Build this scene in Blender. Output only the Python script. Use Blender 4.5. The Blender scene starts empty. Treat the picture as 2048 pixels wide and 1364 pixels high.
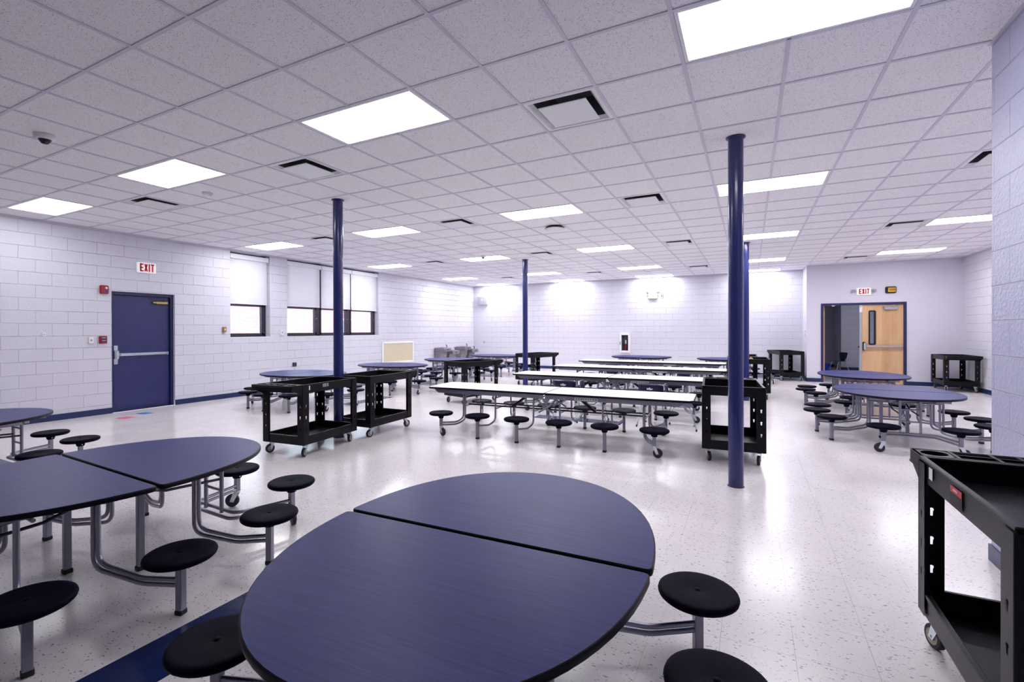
import bpy, math, random
from math import sin, cos, pi, radians
from mathutils import Vector, Matrix

random.seed(7)
SC = bpy.context.scene
COL = SC.collection
H = 3.2488                      # ceiling height
T = 0.6096                      # ceiling tile

# ------------------------------------------------------------------ camera
YAW, PITCH, ROLL, FPX = -.4788, -.0035, -.0027, 958.8112
CAM = Vector((2.2251, -2.8326, H - 1.7894))
_f = Vector((sin(YAW) * cos(PITCH), cos(YAW) * cos(PITCH), sin(PITCH)))
_r = Vector((cos(YAW), -sin(YAW), 0))
_u = _r.cross(_f)
_rr = _r * cos(ROLL) + _u * sin(ROLL)
_uu = _u * cos(ROLL) - _r * sin(ROLL)
cam = bpy.data.cameras.new('camera')
cam.sensor_width = 36
cam.lens = FPX / 2048 * 36
cam.shift_x = (1024 - 1002.7) / 2048
cam.shift_y = -(682 - 663.7) / 2048
cam.clip_start = .02
camo = bpy.data.objects.new('camera', cam)
M = Matrix.Identity(4)
for i in range(3):
    M[i][0], M[i][1], M[i][2], M[i][3] = _rr[i], _uu[i], -_f[i], CAM[i]
camo.matrix_world = M
COL.objects.link(camo)
SC.camera = camo

# ------------------------------------------------------------------ view, world and light levels
SC.view_settings.view_transform = 'Standard'
SC.view_settings.look = 'None'
SC.view_settings.gamma = 1
SC.view_settings.use_curve_mapping = False
SC.view_settings.exposure = 0.33
LAMP = 16.5                     # ceiling panel emission
SKY = 4.6
wd = bpy.data.worlds.new('world')
SC.world = wd
wd.use_nodes = True
bg = wd.node_tree.nodes['Background']
bg.inputs[0].default_value = (.80, .88, 1, 1)
bg.inputs[1].default_value = SKY

# ------------------------------------------------------------------ materials
def srgb(r, g, b):
    f = lambda c: (c / 255 / 12.92) if c / 255 <= .04045 else ((c / 255 + .055) / 1.055) ** 2.4
    return (f(r), f(g), f(b), 1)

class NT:
    def __init__(s, name):
        s.m = bpy.data.materials.new(name)
        s.m.use_nodes = True
        s.t = s.m.node_tree
        s.b = s.t.nodes['Principled BSDF']
    def n(s, typ, **kw):
        nd = s.t.nodes.new(typ)
        for k, v in kw.items():
            if k.startswith('_'):
                setattr(nd, k[1:], v)
            else:
                key = int(k[1:]) if k[0] == 'i' and k[1:].isdigit() else k
                s.put(nd.inputs[key], v)
        return nd
    def put(s, sock, v):
        if isinstance(v, bpy.types.NodeSocket):
            s.t.links.new(v, sock)
        else:
            sock.default_value = v
    def math(s, op, a, b=0., c=None, clamp=False):
        nd = s.n('ShaderNodeMath', _operation=op)
        nd.use_clamp = clamp
        s.put(nd.inputs[0], a); s.put(nd.inputs[1], b)
        if c is not None: s.put(nd.inputs[2], c)
        return nd.outputs[0]
    def mix(s, f, a, b):
        nd = s.n('ShaderNodeMix', _data_type='RGBA')
        s.put(nd.inputs[0], f); s.put(nd.inputs[6], a); s.put(nd.inputs[7], b)
        return nd.outputs[2]
    def pos(s):
        return s.n('ShaderNodeNewGeometry').outputs['Position']
    def obj(s):
        return s.n('ShaderNodeTexCoord').outputs['Object']
    def mapv(s, v, sc=(1, 1, 1), rot=(0, 0, 0), loc=(0, 0, 0)):
        nd = s.n('ShaderNodeMapping')
        s.put(nd.inputs[0], v)
        nd.inputs[1].default_value = loc; nd.inputs[2].default_value = rot; nd.inputs[3].default_value = sc
        return nd.outputs[0]
    def noise(s, v, scale, detail=3., rough=.5):
        nd = s.n('ShaderNodeTexNoise')
        s.put(nd.inputs['Vector'], v); nd.inputs['Scale'].default_value = scale
        nd.inputs['Detail'].default_value = detail; nd.inputs['Roughness'].default_value = rough
        return nd.outputs[0]
    def bump(s, h, strength, dist=.01, normal=None):
        nd = s.n('ShaderNodeBump')
        s.put(nd.inputs['Height'], h)
        nd.inputs['Strength'].default_value = strength; nd.inputs['Distance'].default_value = dist
        if normal is not None: s.put(nd.inputs['Normal'], normal)
        return nd.outputs[0]
    def ramp(s, f, lo, hi):
        nd = s.n('ShaderNodeMapRange')
        s.put(nd.inputs[0], f); nd.inputs[1].default_value = lo; nd.inputs[2].default_value = hi
        return nd.outputs[0]

def simple(name, col, rough=.5, metal=0., bump=None, spec=.5, vary=.06, coat=0.):
    t = NT(name)
    v = t.obj()
    nz = t.noise(v, 9., 4.)
    c2 = tuple(min(1, c * (1 + vary * 4)) for c in col[:3]) + (1,)
    c1 = tuple(c * (1 - vary * 2) for c in col[:3]) + (1,)
    t.put(t.b.inputs['Base Color'], t.mix(nz, c1, c2))
    t.b.inputs['Roughness'].default_value = rough
    t.b.inputs['Metallic'].default_value = metal
    t.b.inputs['Specular IOR Level'].default_value = spec
    t.b.inputs['Coat Weight'].default_value = coat
    if bump:
        t.put(t.b.inputs['Normal'], t.bump(t.noise(v, bump[0], 3.), bump[1], .002))
    return t.m

def emit(name, col, strength):
    t = NT(name)
    t.b.inputs['Base Color'].default_value = (.8, .8, .8, 1)
    t.b.inputs['Emission Color'].default_value = col
    t.b.inputs['Emission Strength'].default_value = strength
    return t.m

def block_wall(name, axis, col, rough=.32, grain=.5, joint=.55, gs=45., off=0.0, course=.2032, zoff=.04, amp=.0045):
    """painted concrete block; axis 'x' = wall in the xz plane, 'y' = wall in the yz plane"""
    t = NT(name)
    p = t.pos()
    sp = t.n('ShaderNodeSeparateXYZ'); t.put(sp.inputs[0], p)
    cb = t.n('ShaderNodeCombineXYZ')
    h = sp.outputs[0 if axis == 'x' else 1]
    t.put(cb.inputs[0], t.math('ADD', h, 20.0 + off)); t.put(cb.inputs[1], t.math('ADD', sp.outputs[2], zoff))
    wob = t.noise(p, 2.2, 2.)
    br = t.n('ShaderNodeTexBrick')
    t.put(br.inputs['Vector'], cb.outputs[0])
    br.inputs['Scale'].default_value = 1
    br.inputs['Mortar Size'].default_value = .0045
    br.inputs['Mortar Smooth'].default_value = .6
    br.inputs['Brick Width'].default_value = .4064
    br.inputs['Row Height'].default_value = course
    br.inputs['Color1'].default_value = (1, 1, 1, 1); br.inputs['Color2'].default_value = (.9, .9, .9, 1)
    br.inputs['Mortar'].default_value = (0, 0, 0, 1)
    fac = br.outputs['Fac']
    msk = t.ramp(t.noise(p, 1.7, 3.), .38, .62)          # joints filled with paint in places
    fz = t.math('FRACT', t.math('DIVIDE', t.math('ADD', sp.outputs[2], zoff), course))
    hz = t.math('GREATER_THAN', t.math('ABSOLUTE', t.math('SUBTRACT', fz, .5)), .465)
    fm = t.math('MULTIPLY', t.math('MULTIPLY', fac, msk), t.math('ADD', .35, t.math('MULTIPLY', hz, .65)))
    dark = tuple(c * .60 for c in col[:3]) + (1,)
    lo = tuple(c * .965 for c in col[:3]) + (1,)
    base = t.mix(t.noise(p, 3.1, 5.), lo, col)
    t.put(t.b.inputs['Base Color'], t.mix(t.math('MULTIPLY', fm, joint), base, dark))
    t.b.inputs['Roughness'].default_value = rough
    gr = t.noise(p, gs, 4., .62)
    hh = t.math('SUBTRACT', t.math('MULTIPLY', gr, amp), t.math('MULTIPLY', fac, .008))
    hh = t.math('ADD', hh, t.math('MULTIPLY', wob, .004))
    nd = t.n('ShaderNodeBump'); t.put(nd.inputs['Height'], hh)
    nd.inputs['Strength'].default_value = grain; nd.inputs['Distance'].default_value = 1.0
    t.put(t.b.inputs['Normal'], nd.outputs[0])
    return t.m

WALLC = srgb(216, 215, 227)
MAT = {}
MAT['wall_y'] = block_wall('painted_block_side', 'y', WALLC, .27, .95, .95)
MAT['wall_x'] = block_wall('painted_block_end', 'x', WALLC, .34, .8, .95)
MAT['wall_near'] = block_wall('painted_block_rough_shaded', 'y', srgb(188, 190, 220), .3, 1.0, .35, 38., .1, .215, .215 * 8 - 1.51, .009)  # same wall paint, with edge darkening and bluish shade put into its colour
MAT['plaster'] = simple('smooth_painted_wall', srgb(212, 208, 222), .55, bump=(120, .25), vary=.01)
MAT['corridor'] = simple('corridor_wall_paint', srgb(190, 188, 202), .6, vary=.01)
MAT['cover_base'] = simple('navy_cove_base', srgb(16, 38, 84), .35, vary=.05)

def ceiling_mat():
    t = NT('fissured_ceiling_tile')
    p = t.pos()
    v1 = t.n('ShaderNodeTexVoronoi'); t.put(v1.inputs['Vector'], t.mapv(p, (1, 1.7, 1), (0, 0, .5))); v1.inputs['Scale'].default_value = 54
    v2 = t.n('ShaderNodeTexVoronoi'); t.put(v2.inputs['Vector'], t.mapv(p, (1.6, 1, 1), (0, 0, -.4))); v2.inputs['Scale'].default_value = 84
    nz = t.noise(p, 30., 3., .6)
    s1 = t.math('LESS_THAN', t.math('ADD', v1.outputs['Distance'], t.math('MULTIPLY', nz, .25)), .285)
    s2 = t.math('LESS_THAN', t.math('ADD', v2.outputs['Distance'], t.math('MULTIPLY', nz, .3)), .325)
    s = t.math('MAXIMUM', s1, s2)
    t.put(t.b.inputs['Base Color'], t.mix(t.math('MULTIPLY', s, .82), srgb(249, 246, 250), srgb(98, 94, 130)))
    t.b.inputs['Roughness'].default_value = .9
    t.b.inputs['Specular IOR Level'].default_value = .15
    t.put(t.b.inputs['Normal'], t.bump(t.math('SUBTRACT', 1., s), .35, .003))
    return t.m
MAT['ceiling'] = ceiling_mat()
MAT['grid'] = simple('painted_grid_bar', srgb(214, 211, 226), .45, vary=.01)

def floor_mat():
    t = NT('speckled_vinyl_tile')
    p = t.pos()
    sp = t.n('ShaderNodeSeparateXYZ'); t.put(sp.inputs[0], p)
    def seam(c):
        fr = t.math('FRACT', t.math('DIVIDE', t.math('ADD', c, 30.48 + .035), .3048))
        d = t.math('ABSOLUTE', t.math('SUBTRACT', fr, .5))
        return t.math('GREATER_THAN', d, .4965)
    sm = t.math('MAXIMUM', seam(sp.outputs[0]), seam(sp.outputs[1]))
    sm = t.math('MULTIPLY', sm, t.ramp(t.noise(p, 1.3, 2.), .42, .6))
    tile = t.n('ShaderNodeTexWhiteNoise', _noise_dimensions='2D')
    sc = t.n('ShaderNodeVectorMath', _operation='SCALE'); t.put(sc.inputs[0], p); sc.inputs['Scale'].default_value = 1 / .3048
    fl = t.n('ShaderNodeVectorMath', _operation='FLOOR'); t.put(fl.inputs[0], sc.outputs[0])
    t.put(tile.inputs['Vector'], fl.outputs[0])
    def specks(rot, sx, sy, scale, th, nzs):
        v = t.n('ShaderNodeTexVoronoi'); t.put(v.inputs['Vector'], t.mapv(p, (sx, sy, 1), (0, 0, rot))); v.inputs['Scale'].default_value = scale
        q = t.n('ShaderNodeSeparateColor'); t.put(q.inputs[0], v.outputs['Color'])
        lim = t.math('MULTIPLY', q.outputs[0], th)
        lim = t.math('MULTIPLY', lim, t.math('GREATER_THAN', q.outputs[1], .45))
        return t.math('LESS_THAN', t.math('ADD', v.outputs['Distance'], t.math('MULTIPLY', t.noise(p, nzs, 2.), .08)), lim)
    a = specks(.3, 1, 2.0, 36, .36, 60.)
    b = specks(1.9, 1, 1.9, 44, .34, 60.)
    c = specks(1.1, 1, 1.6, 72, .36, 90.)
    base = t.mix(tile.outputs[0], srgb(232, 226, 228), srgb(238, 232, 233))
    base = t.mix(t.math('MULTIPLY', t.ramp(t.noise(p, 1.1, 4., .6), .5, .8), .25), base, srgb(216, 207, 212))
    base = t.mix(t.math('MULTIPLY', c, .45), base, srgb(120, 116, 140))
    base = t.mix(t.math('MULTIPLY', t.math('MAXIMUM', a, b), .62), base, srgb(84, 88, 128))
    base = t.mix(t.math('MULTIPLY', sm, .55), base, srgb(120, 100, 110))
    t.put(t.b.inputs['Base Color'], base)
    t.put(t.b.inputs['Roughness'], t.math('ADD', .15, t.math('MULTIPLY', t.noise(p, 2.5, 4.), .10)))
    t.b.inputs['Specular IOR Level'].default_value = .55
    t.put(t.b.inputs['Normal'], t.bump(t.noise(t.mapv(p, (1, 1, .2)), 7., 2.), .05, .004))
    return t.m
MAT['floor'] = floor_mat()
MAT['stripe'] = simple('navy_vinyl_tile', srgb(24, 38, 84), .2, bump=(60, .2), vary=.12)

def laminate(name, c1, c2, sx=2., sy=60.):
    t = NT(name)
    v = t.obj()
    a = t.noise(t.mapv(v, (sx, sy, 1)), 1.6, 6., .7)
    b = t.noise(t.mapv(v, (sx * 3, sy * 3, 1)), 2.0, 4., .8)
    f = t.math('ADD', t.math('MULTIPLY', a, .6), t.math('MULTIPLY', b, .4))
    t.put(t.b.inputs['Base Color'], t.mix(t.ramp(f, .34, .66), c1, c2))
    t.put(t.b.inputs['Roughness'], t.math('ADD', .33, t.math('MULTIPLY', b, .14)))
    t.b.inputs['Specular IOR Level'].default_value = .2
    t.put(t.b.inputs['Normal'], t.bump(b, .12, .001))
    return t.m
MAT['blue_top'] = laminate('brushed_blue_laminate', srgb(24, 29, 86), srgb(55, 62, 136), 1.5, 55.)
MAT['white_top'] = laminate('white_laminate', srgb(246, 244, 246), srgb(252, 250, 252), 3, 3)
MAT['black_edge'] = simple('black_table_edging', srgb(9, 9, 20), .4, spec=.2)
MAT['seat'] = simple('textured_black_plastic_seat', srgb(12, 11, 28), .5, bump=(260, .5), spec=.03)
MAT['steel'] = simple('grey_tube_steel', srgb(150, 149, 164), .3, .75, vary=.03)
MAT['steel_post'] = simple('grey_square_tube_steel', srgb(138, 137, 152), .34, .65, vary=.03)
MAT['dark_steel'] = simple('dark_steel', srgb(70, 68, 84), .35, .7)
MAT['rubber'] = simple('black_rubber', srgb(14, 13, 20), .55)
MAT['wheel'] = simple('grey_black_wheel', srgb(34, 33, 44), .45)
MAT['tan_wheel'] = simple('tan_wheel_hub', srgb(150, 146, 130), .45)
MAT['chrome'] = simple('zinc_plated_steel', srgb(205, 214, 222), .22, .9, vary=.02)
MAT['cart'] = simple('black_moulded_plastic', srgb(12, 11, 16), .38, bump=(180, .3), vary=.1, spec=.22)
MAT['column'] = simple('glossy_navy_column_paint', srgb(29, 37, 98), .22, bump=(7, .5), vary=.05, coat=.3)
MAT['blue_door'] = simple('navy_blue_door_paint', srgb(36, 40, 96), .4, bump=(40, .1), vary=.04)
MAT['blue_frame'] = simple('navy_frame_paint', srgb(28, 34, 84), .35, vary=.04)
MAT['frame_brown'] = simple('dark_bronze_window_frame', srgb(46, 36, 54), .35, vary=.05)
MAT['white_paint'] = simple('white_metal_paint', srgb(236, 236, 240), .4, vary=.005)
MAT['white_plastic'] = simple('white_plastic', srgb(232, 230, 235), .4, vary=.005)
MAT['grey_plastic'] = simple('grey_metal_box', srgb(160, 160, 172), .4, vary=.01)
MAT['dark'] = simple('matt_black', srgb(12, 12, 16), .6)
MAT['duct'] = simple('dark_duct_interior', srgb(50, 50, 60), .6)
MAT['red'] = simple('red_plastic', srgb(150, 22, 40), .3, vary=.02)
MAT['letter_red'] = simple('red_letter', srgb(215, 30, 48), .4, vary=.0)
MAT['yellow'] = simple('yellow_plastic', srgb(226, 172, 40), .4, vary=.01)
MAT['brass'] = simple('brass', srgb(178, 150, 100), .28, .85, vary=.03)
MAT['beige'] = simple('beige_grille', srgb(244, 236, 212), .5, vary=.01)
MAT['beige_lamp'] = simple('beige_plastic', srgb(226, 210, 188), .4, vary=.01)
MAT['stainless'] = simple('stainless_steel', srgb(136, 132, 140), .32, .5, vary=.02)
MAT['navy_plastic'] = simple('navy_plastic_shell', srgb(26, 33, 66), .35, vary=.05)
MAT['bright_blue'] = simple('bright_blue_plastic', srgb(28, 60, 190), .4, vary=.02)
MAT['paper'] = simple('white_sticker', srgb(225, 225, 230), .5, vary=.01)
MAT['ink'] = simple('printed_ink', srgb(60, 60, 74), .5, vary=.0)
MAT['red_label'] = simple('red_label', srgb(206, 34, 46), .45, vary=.0)
MAT['rag'] = simple('orange_brown_paper', srgb(206, 150, 112), .7, bump=(30, .5), vary=.1)
MAT['red_tape'] = simple('red_floor_tape', srgb(222, 120, 140), .5, vary=.03)
MAT['blue_tape'] = simple('blue_floor_tape', srgb(70, 125, 175), .5, vary=.03)
MAT['lamp_white'] = emit('glowing_panel', (.985, .975, 1, 1), LAMP)
MAT['lamp_dim'] = emit('glowing_panel_near_row', (.985, .975, 1, 1), LAMP * .6)
MAT['exit_face'] = emit('exit_sign_face', (1, .96, .97, 1), .25)
MAT['dome'] = simple('smoked_dome', srgb(16, 15, 20), .08)

def wood():
    t = NT('birch_veneer_door')
    v = t.obj()
    a = t.noise(t.mapv(v, (5, 5, .8)), 1.4, 5., .6)
    sp = t.n('ShaderNodeSeparateXYZ'); t.put(sp.inputs[0], v)
    st = t.n('ShaderNodeTexWhiteNoise', _noise_dimensions='1D')
    t.put(st.inputs['W'], t.math('FLOOR', t.math('MULTIPLY', sp.outputs[0], 6.2)))
    f = t.math('ADD', t.math('MULTIPLY', a, .7), t.math('MULTIPLY', st.outputs[0], .3))
    t.put(t.b.inputs['Base Color'], t.mix(t.ramp(f, .25, .75), srgb(194, 148, 106), srgb(222, 184, 142)))
    t.b.inputs['Roughness'].default_value = .35
    return t.m
MAT['wood'] = wood()

def glass():
    m = bpy.data.materials.new('clear_glass'); m.use_nodes = True
    nt = m.node_tree; nt.nodes.clear()
    o = nt.nodes.new('ShaderNodeOutputMaterial'); mx = nt.nodes.new('ShaderNodeMixShader')
    tr = nt.nodes.new('ShaderNodeBsdfTransparent'); gl = nt.nodes.new('ShaderNodeBsdfGlossy')
    fr = nt.nodes.new('ShaderNodeFresnel'); fr.inputs[0].default_value = 1.3
    gl.inputs['Roughness'].default_value = .03
    tr.inputs[0].default_value = (.95, .97, .98, 1)
    nt.links.new(fr.outputs[0], mx.inputs[0]); nt.links.new(tr.outputs[0], mx.inputs[1]); nt.links.new(gl.outputs[0], mx.inputs[2])
    nt.links.new(mx.outputs[0], o.inputs[0])
    return m
MAT['glass'] = glass()

def blind():
    m = bpy.data.materials.new('translucent_roller_fabric'); m.use_nodes = True
    nt = m.node_tree; nt.nodes.clear()
    o = nt.nodes.new('ShaderNodeOutputMaterial'); mx = nt.nodes.new('ShaderNodeMixShader')
    d = nt.nodes.new('ShaderNodeBsdfDiffuse'); tl = nt.nodes.new('ShaderNodeBsdfTranslucent')
    tc = nt.nodes.new('ShaderNodeTexCoord'); nz = nt.nodes.new('ShaderNodeTexNoise'); nz.inputs['Scale'].default_value = 3
    mp = nt.nodes.new('ShaderNodeMapping'); mp.inputs[3].default_value = (1, .3, 3)
    cr = nt.nodes.new('ShaderNodeMix'); cr.data_type = 'RGBA'
    cr.inputs[6].default_value = (.70, .69, .74, 1); cr.inputs[7].default_value = (.76, .76, .80, 1)
    nt.links.new(tc.outputs['Object'], mp.inputs[0]); nt.links.new(mp.outputs[0], nz.inputs[0]); nt.links.new(nz.outputs[0], cr.inputs[0])
    nt.links.new(cr.outputs[2], d.inputs[0]); nt.links.new(cr.outputs[2], tl.inputs[0])
    mx.inputs[0].default_value = .13
    nt.links.new(d.outputs[0], mx.inputs[1]); nt.links.new(tl.outputs[0], mx.inputs[2]); nt.links.new(mx.outputs[0], o.inputs[0])
    return m
MAT['blind'] = blind()

def outside_brick():
    t = NT('red_brick')
    p = t.pos(); sp = t.n('ShaderNodeSeparateXYZ'); t.put(sp.inputs[0], p)
    cb = t.n('ShaderNodeCombineXYZ'); t.put(cb.inputs[0], sp.outputs[1]); t.put(cb.inputs[1], sp.outputs[2])
    br = t.n('ShaderNodeTexBrick'); t.put(br.inputs['Vector'], cb.outputs[0])
    br.inputs['Scale'].default_value = 1; br.inputs['Brick Width'].default_value = .4; br.inputs['Row Height'].default_value = .13
    br.inputs['Mortar Size'].default_value = .012
    br.inputs['Color1'].default_value = srgb(196, 142, 144); br.inputs['Color2'].default_value = srgb(206, 156, 156); br.inputs['Mortar'].default_value = srgb(222, 186, 186)
    t.put(t.b.inputs['Base Color'], br.outputs[0]); t.b.inputs['Roughness'].default_value = .9
    return t.m
MAT['brick'] = outside_brick()
MAT['asphalt'] = simple('pale_pavement', srgb(200, 200, 200), .9, vary=.03)

# ------------------------------------------------------------------ geometry helpers
class G:
    def __init__(s): s.v = []; s.f = []; s.m = []; s.s = []
    def add(s, vs, fs, mi=0, smooth=False, mat=None):
        b = len(s.v)
        for p in vs:
            p = Vector(p)
            s.v.append(tuple(mat @ p) if mat is not None else tuple(p))
        for f in fs:
            s.f.append([b + i for i in f]); s.m.append(mi); s.s.append(smooth)
        return s
    def box(s, x0, x1, y0, y1, z0, z1, mi=0, mat=None):
        return s.add([(x0, y0, z0), (x1, y0, z0), (x1, y1, z0), (x0, y1, z0), (x0, y0, z1), (x1, y0, z1), (x1, y1, z1), (x0, y1, z1)],
                     [(3, 2, 1, 0), (4, 5, 6, 7), (0, 1, 5, 4), (1, 2, 6, 5), (2, 3, 7, 6), (3, 0, 4, 7)], mi, False, mat)
    def bbox(s, x0, x1, y0, y1, z0, z1, b=.004, mi=0, mat=None):
        """box with chamfered edges"""
        xs = (x0, x1); ys = (y0, y1); zs = (z0, z1)
        V = []; idx = {}
        for i in (0, 1):
            for j in (0, 1):
                for k in (0, 1):
                    sx, sy, sz = (1 if i == 0 else -1), (1 if j == 0 else -1), (1 if k == 0 else -1)
                    for a in range(3):
                        p = [xs[i] + sx * b, ys[j] + sy * b, zs[k] + sz * b]
                        p[a] -= (sx, sy, sz)[a] * b
                        idx[(i, j, k, a)] = len(V); V.append(tuple(p))
        F = []
        for a in range(3):
            o = [q for q in range(3) if q != a]
            for e in (0, 1):
                q = []
                for (m, n) in ((0, 0), (1, 0), (1, 1), (0, 1)):
                    c = [0, 0, 0]; c[a] = e; c[o[0]] = m; c[o[1]] = n
                    q.append(idx[(*c, a)])
                F.append(q)
        for a in range(3):
            o = [q for q in range(3) if q != a]
            for m in (0, 1):
                for n in (0, 1):
                    c0 = [0, 0, 0]; c0[o[0]] = m; c0[o[1]] = n; c1 = list(c0); c1[a] = 1
                    F.append([idx[(*c0, o[0])], idx[(*c1, o[0])], idx[(*c1, o[1])], idx[(*c0, o[1])]])
        for i in (0, 1):
            for j in (0, 1):
                for k in (0, 1):
                    F.append([idx[(i, j, k, 0)], idx[(i, j, k, 1)], idx[(i, j, k, 2)]])
        return s.add(V, F, mi, False, mat)
    def tube(s, path, r, n=10, mi=0, cap=True, mat=None, closed=False):
        P = [Vector(p) for p in path]
        L = len(P)
        V = []
        up = None
        for i, p in enumerate(P):
            if closed: d = (P[(i + 1) % L] - P[i - 1])
            elif i == 0: d = P[1] - P[0]
            elif i == L - 1: d = P[-1] - P[-2]
            else: d = (P[i + 1] - p).normalized() + (p - P[i - 1]).normalized()
            if d.length < 1e-9: d = P[min(i + 1, L - 1)] - P[max(i - 1, 0)]
            d.normalize()
            if up is None:
                up = Vector((0, 0, 1)) if abs(d.z) < .9 else Vector((1, 0, 0))
            a = (up - d * up.dot(d))
            if a.length < 1e-6: a = d.orthogonal()
            a.normalize(); up = a
            b = d.cross(a)
            k = 1.
            rr = r[i] if isinstance(r, (list, tuple)) else r
            for j in range(n):
                t = 2 * pi * j / n
                V.append(p + (a * cos(t) + b * sin(t)) * rr)
        F = []
        for i in range(L if closed else L - 1):
            i2 = (i + 1) % L
            for j in range(n):
                F.append((i * n + j, i * n + (j + 1) % n, i2 * n + (j + 1) % n, i2 * n + j))
        s.add(V, F, mi, True, mat)
        if cap and not closed:
            s.add(V[:n], [tuple(range(n))[::-1]], mi, False, mat)
            s.add(V[-n:], [tuple(range(n))], mi, False, mat)
        return s
    def cyl(s, p0, p1, r, n=16, mi=0, mat=None): return s.tube([p0, p1], r, n, mi, True, mat)
    def lathe(s, prof, n=24, mi=0, c=(0, 0, 0), smooth=True, mat=None):
        """prof: list of (r, z) from bottom to top"""
        V = []; F = []
        for (r, z) in prof:
            for j in range(n):
                t = 2 * pi * j / n
                V.append((c[0] + r * cos(t), c[1] + r * sin(t), c[2] + z))
        for i in range(len(prof) - 1):
            for j in range(n):
                F.append((i * n + j, i * n + (j + 1) % n, (i + 1) * n + (j + 1) % n, (i + 1) * n + j))
        F.append(tuple(range(n))[::-1]); F.append(tuple(range((len(prof) - 1) * n, len(prof) * n)))
        return s.add(V, F, mi, smooth, mat)
    def prism(s, poly, z0, z1, mi=0, mi_side=None, mat=None, bev=0.):
        """poly: ccw xy points; optional rounded edge of size bev"""
        n = len(poly); ms = mi if mi_side is None else mi_side
        if bev:
            cx = sum(p[0] for p in poly) / n; cy = sum(p[1] for p in poly) / n
            def ins(d):
                out = []
                for i in range(n):
                    a = Vector(poly[i - 1]); b = Vector(poly[i]); c = Vector(poly[(i + 1) % n])
                    e1 = (b - a).normalized(); e2 = (c - b).normalized()
                    nn = Vector((-(e1.y + e2.y), e1.x + e2.x))
                    if nn.length < 1e-6: nn = Vector((-e1.y, e1.x))
                    nn.normalize()
                    out.append((b.x + nn.x * d, b.y + nn.y * d))
                return out
            rings = [(ins(bev), z0), (ins(bev * .3), z0 + bev * .3), (poly, z0 + bev), (poly, z1 - bev), (ins(bev * .3), z1 - bev * .3), (ins(bev), z1)]
        else:
            rings = [(poly, z0), (poly, z1)]
        V = [(p[0], p[1], z) for ring, z in rings for p in ring]
        F = []
        for i in range(len(rings) - 1):
            for j in range(n):
                F.append((i * n + j, i * n + (j + 1) % n, (i + 1) * n + (j + 1) % n, (i + 1) * n + j))
        s.add(V, F, ms, bool(bev), mat)
        s.add([(p[0], p[1], z0) for p in rings[0][0]], [tuple(range(n))[::-1]], ms, False, mat)
        s.add([(p[0], p[1], z1) for p in rings[-1][0]], [tuple(range(n))], mi, False, mat)
        return s
    def mesh(s, name, mats):
        me = bpy.data.meshes.new(name)
        me.from_pydata(s.v, [], s.f)
        for m in mats: me.materials.append(m)
        me.polygons.foreach_set('material_index', s.m)
        me.polygons.foreach_set('use_smooth', s.s)
        me.update()
        return me

def O(name, g, mats, parent=None, loc=None):
    if not isinstance(mats, (list, tuple)): mats = [mats]
    mats = [MAT[m] if isinstance(m, str) else m for m in mats]
    me = g.mesh(name, mats) if isinstance(g, G) else g
    o = bpy.data.objects.new(name, me)
    COL.objects.link(o)
    if parent is not None: o.parent = parent
    if loc is not None: o.location = loc
    return o

def thing(name, label, cat, loc=(0, 0, 0), rz=0., group=None):
    o = bpy.data.objects.new(name, None)
    o.empty_display_size = .1
    COL.objects.link(o)
    o.location = loc; o.rotation_euler = (0, 0, rz)
    tag(o, label, cat, group)
    return o

def tag(o, label, cat, group=None):
    o['label'] = label; o['category'] = cat
    if group: o['group'] = group
    return o

def struct(name, g, mats, parent=None):
    o = O(name, g, mats, parent)
    if parent is None: o['kind'] = 'structure'
    return o

def copy_tree(o, parent=None):
    c = o.copy(); COL.objects.link(c)
    if parent is not None: c.parent = parent
    for ch in list(o.children): copy_tree(ch, c)
    return c

def arc(c, r, a0, a1, n, ax=('x', 'z')):
    return [(c[0] + r * cos(a0 + (a1 - a0) * i / n), c[1] + r * sin(a0 + (a1 - a0) * i / n)) for i in range(n + 1)]

def smooth_path(pts, r=.05, n=5):
    """round the corners of a polyline"""
    P = [Vector(p) for p in pts]
    out = [P[0]]
    for i in range(1, len(P) - 1):
        a, b, c = P[i - 1], P[i], P[i + 1]
        d1 = (a - b); d2 = (c - b)
        k = min(r, d1.length * .45, d2.length * .45)
        s, e = b + d1.normalized() * k, b + d2.normalized() * k
        for j in range(n + 1):
            t = j / n
            out.append(s * (1 - t) ** 2 + b * 2 * t * (1 - t) + e * t * t)
    out.append(P[-1])
    return out

def grid_wall(us, vs, holes, f):
    """boxes between the u and v breaks, minus holes; f(u0,u1,v0,v1) adds one"""
    for i in range(len(us) - 1):
        for j in range(len(vs) - 1):
            uc, vc = (us[i] + us[i + 1]) / 2, (vs[j] + vs[j + 1]) / 2
            if any(h[0] < uc < h[1] and h[2] < vc < h[3] for h in holes): continue
            f(us[i], us[i + 1], vs[j], vs[j + 1])

# ------------------------------------------------------------------ the room
LX, BY, RX, NX, NY, DY, AX = -7.86, 14.12, 6.93, 3.575, 1.27, 13.05, 3.63
BACK = -6.6
g = G()
g.add([(LX, BACK, 0), (RX + .3, BACK, 0), (RX + .3, 20, 0), (LX, 20, 0)], [(0, 1, 2, 3)])
struct('floor', g, 'floor')

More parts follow.
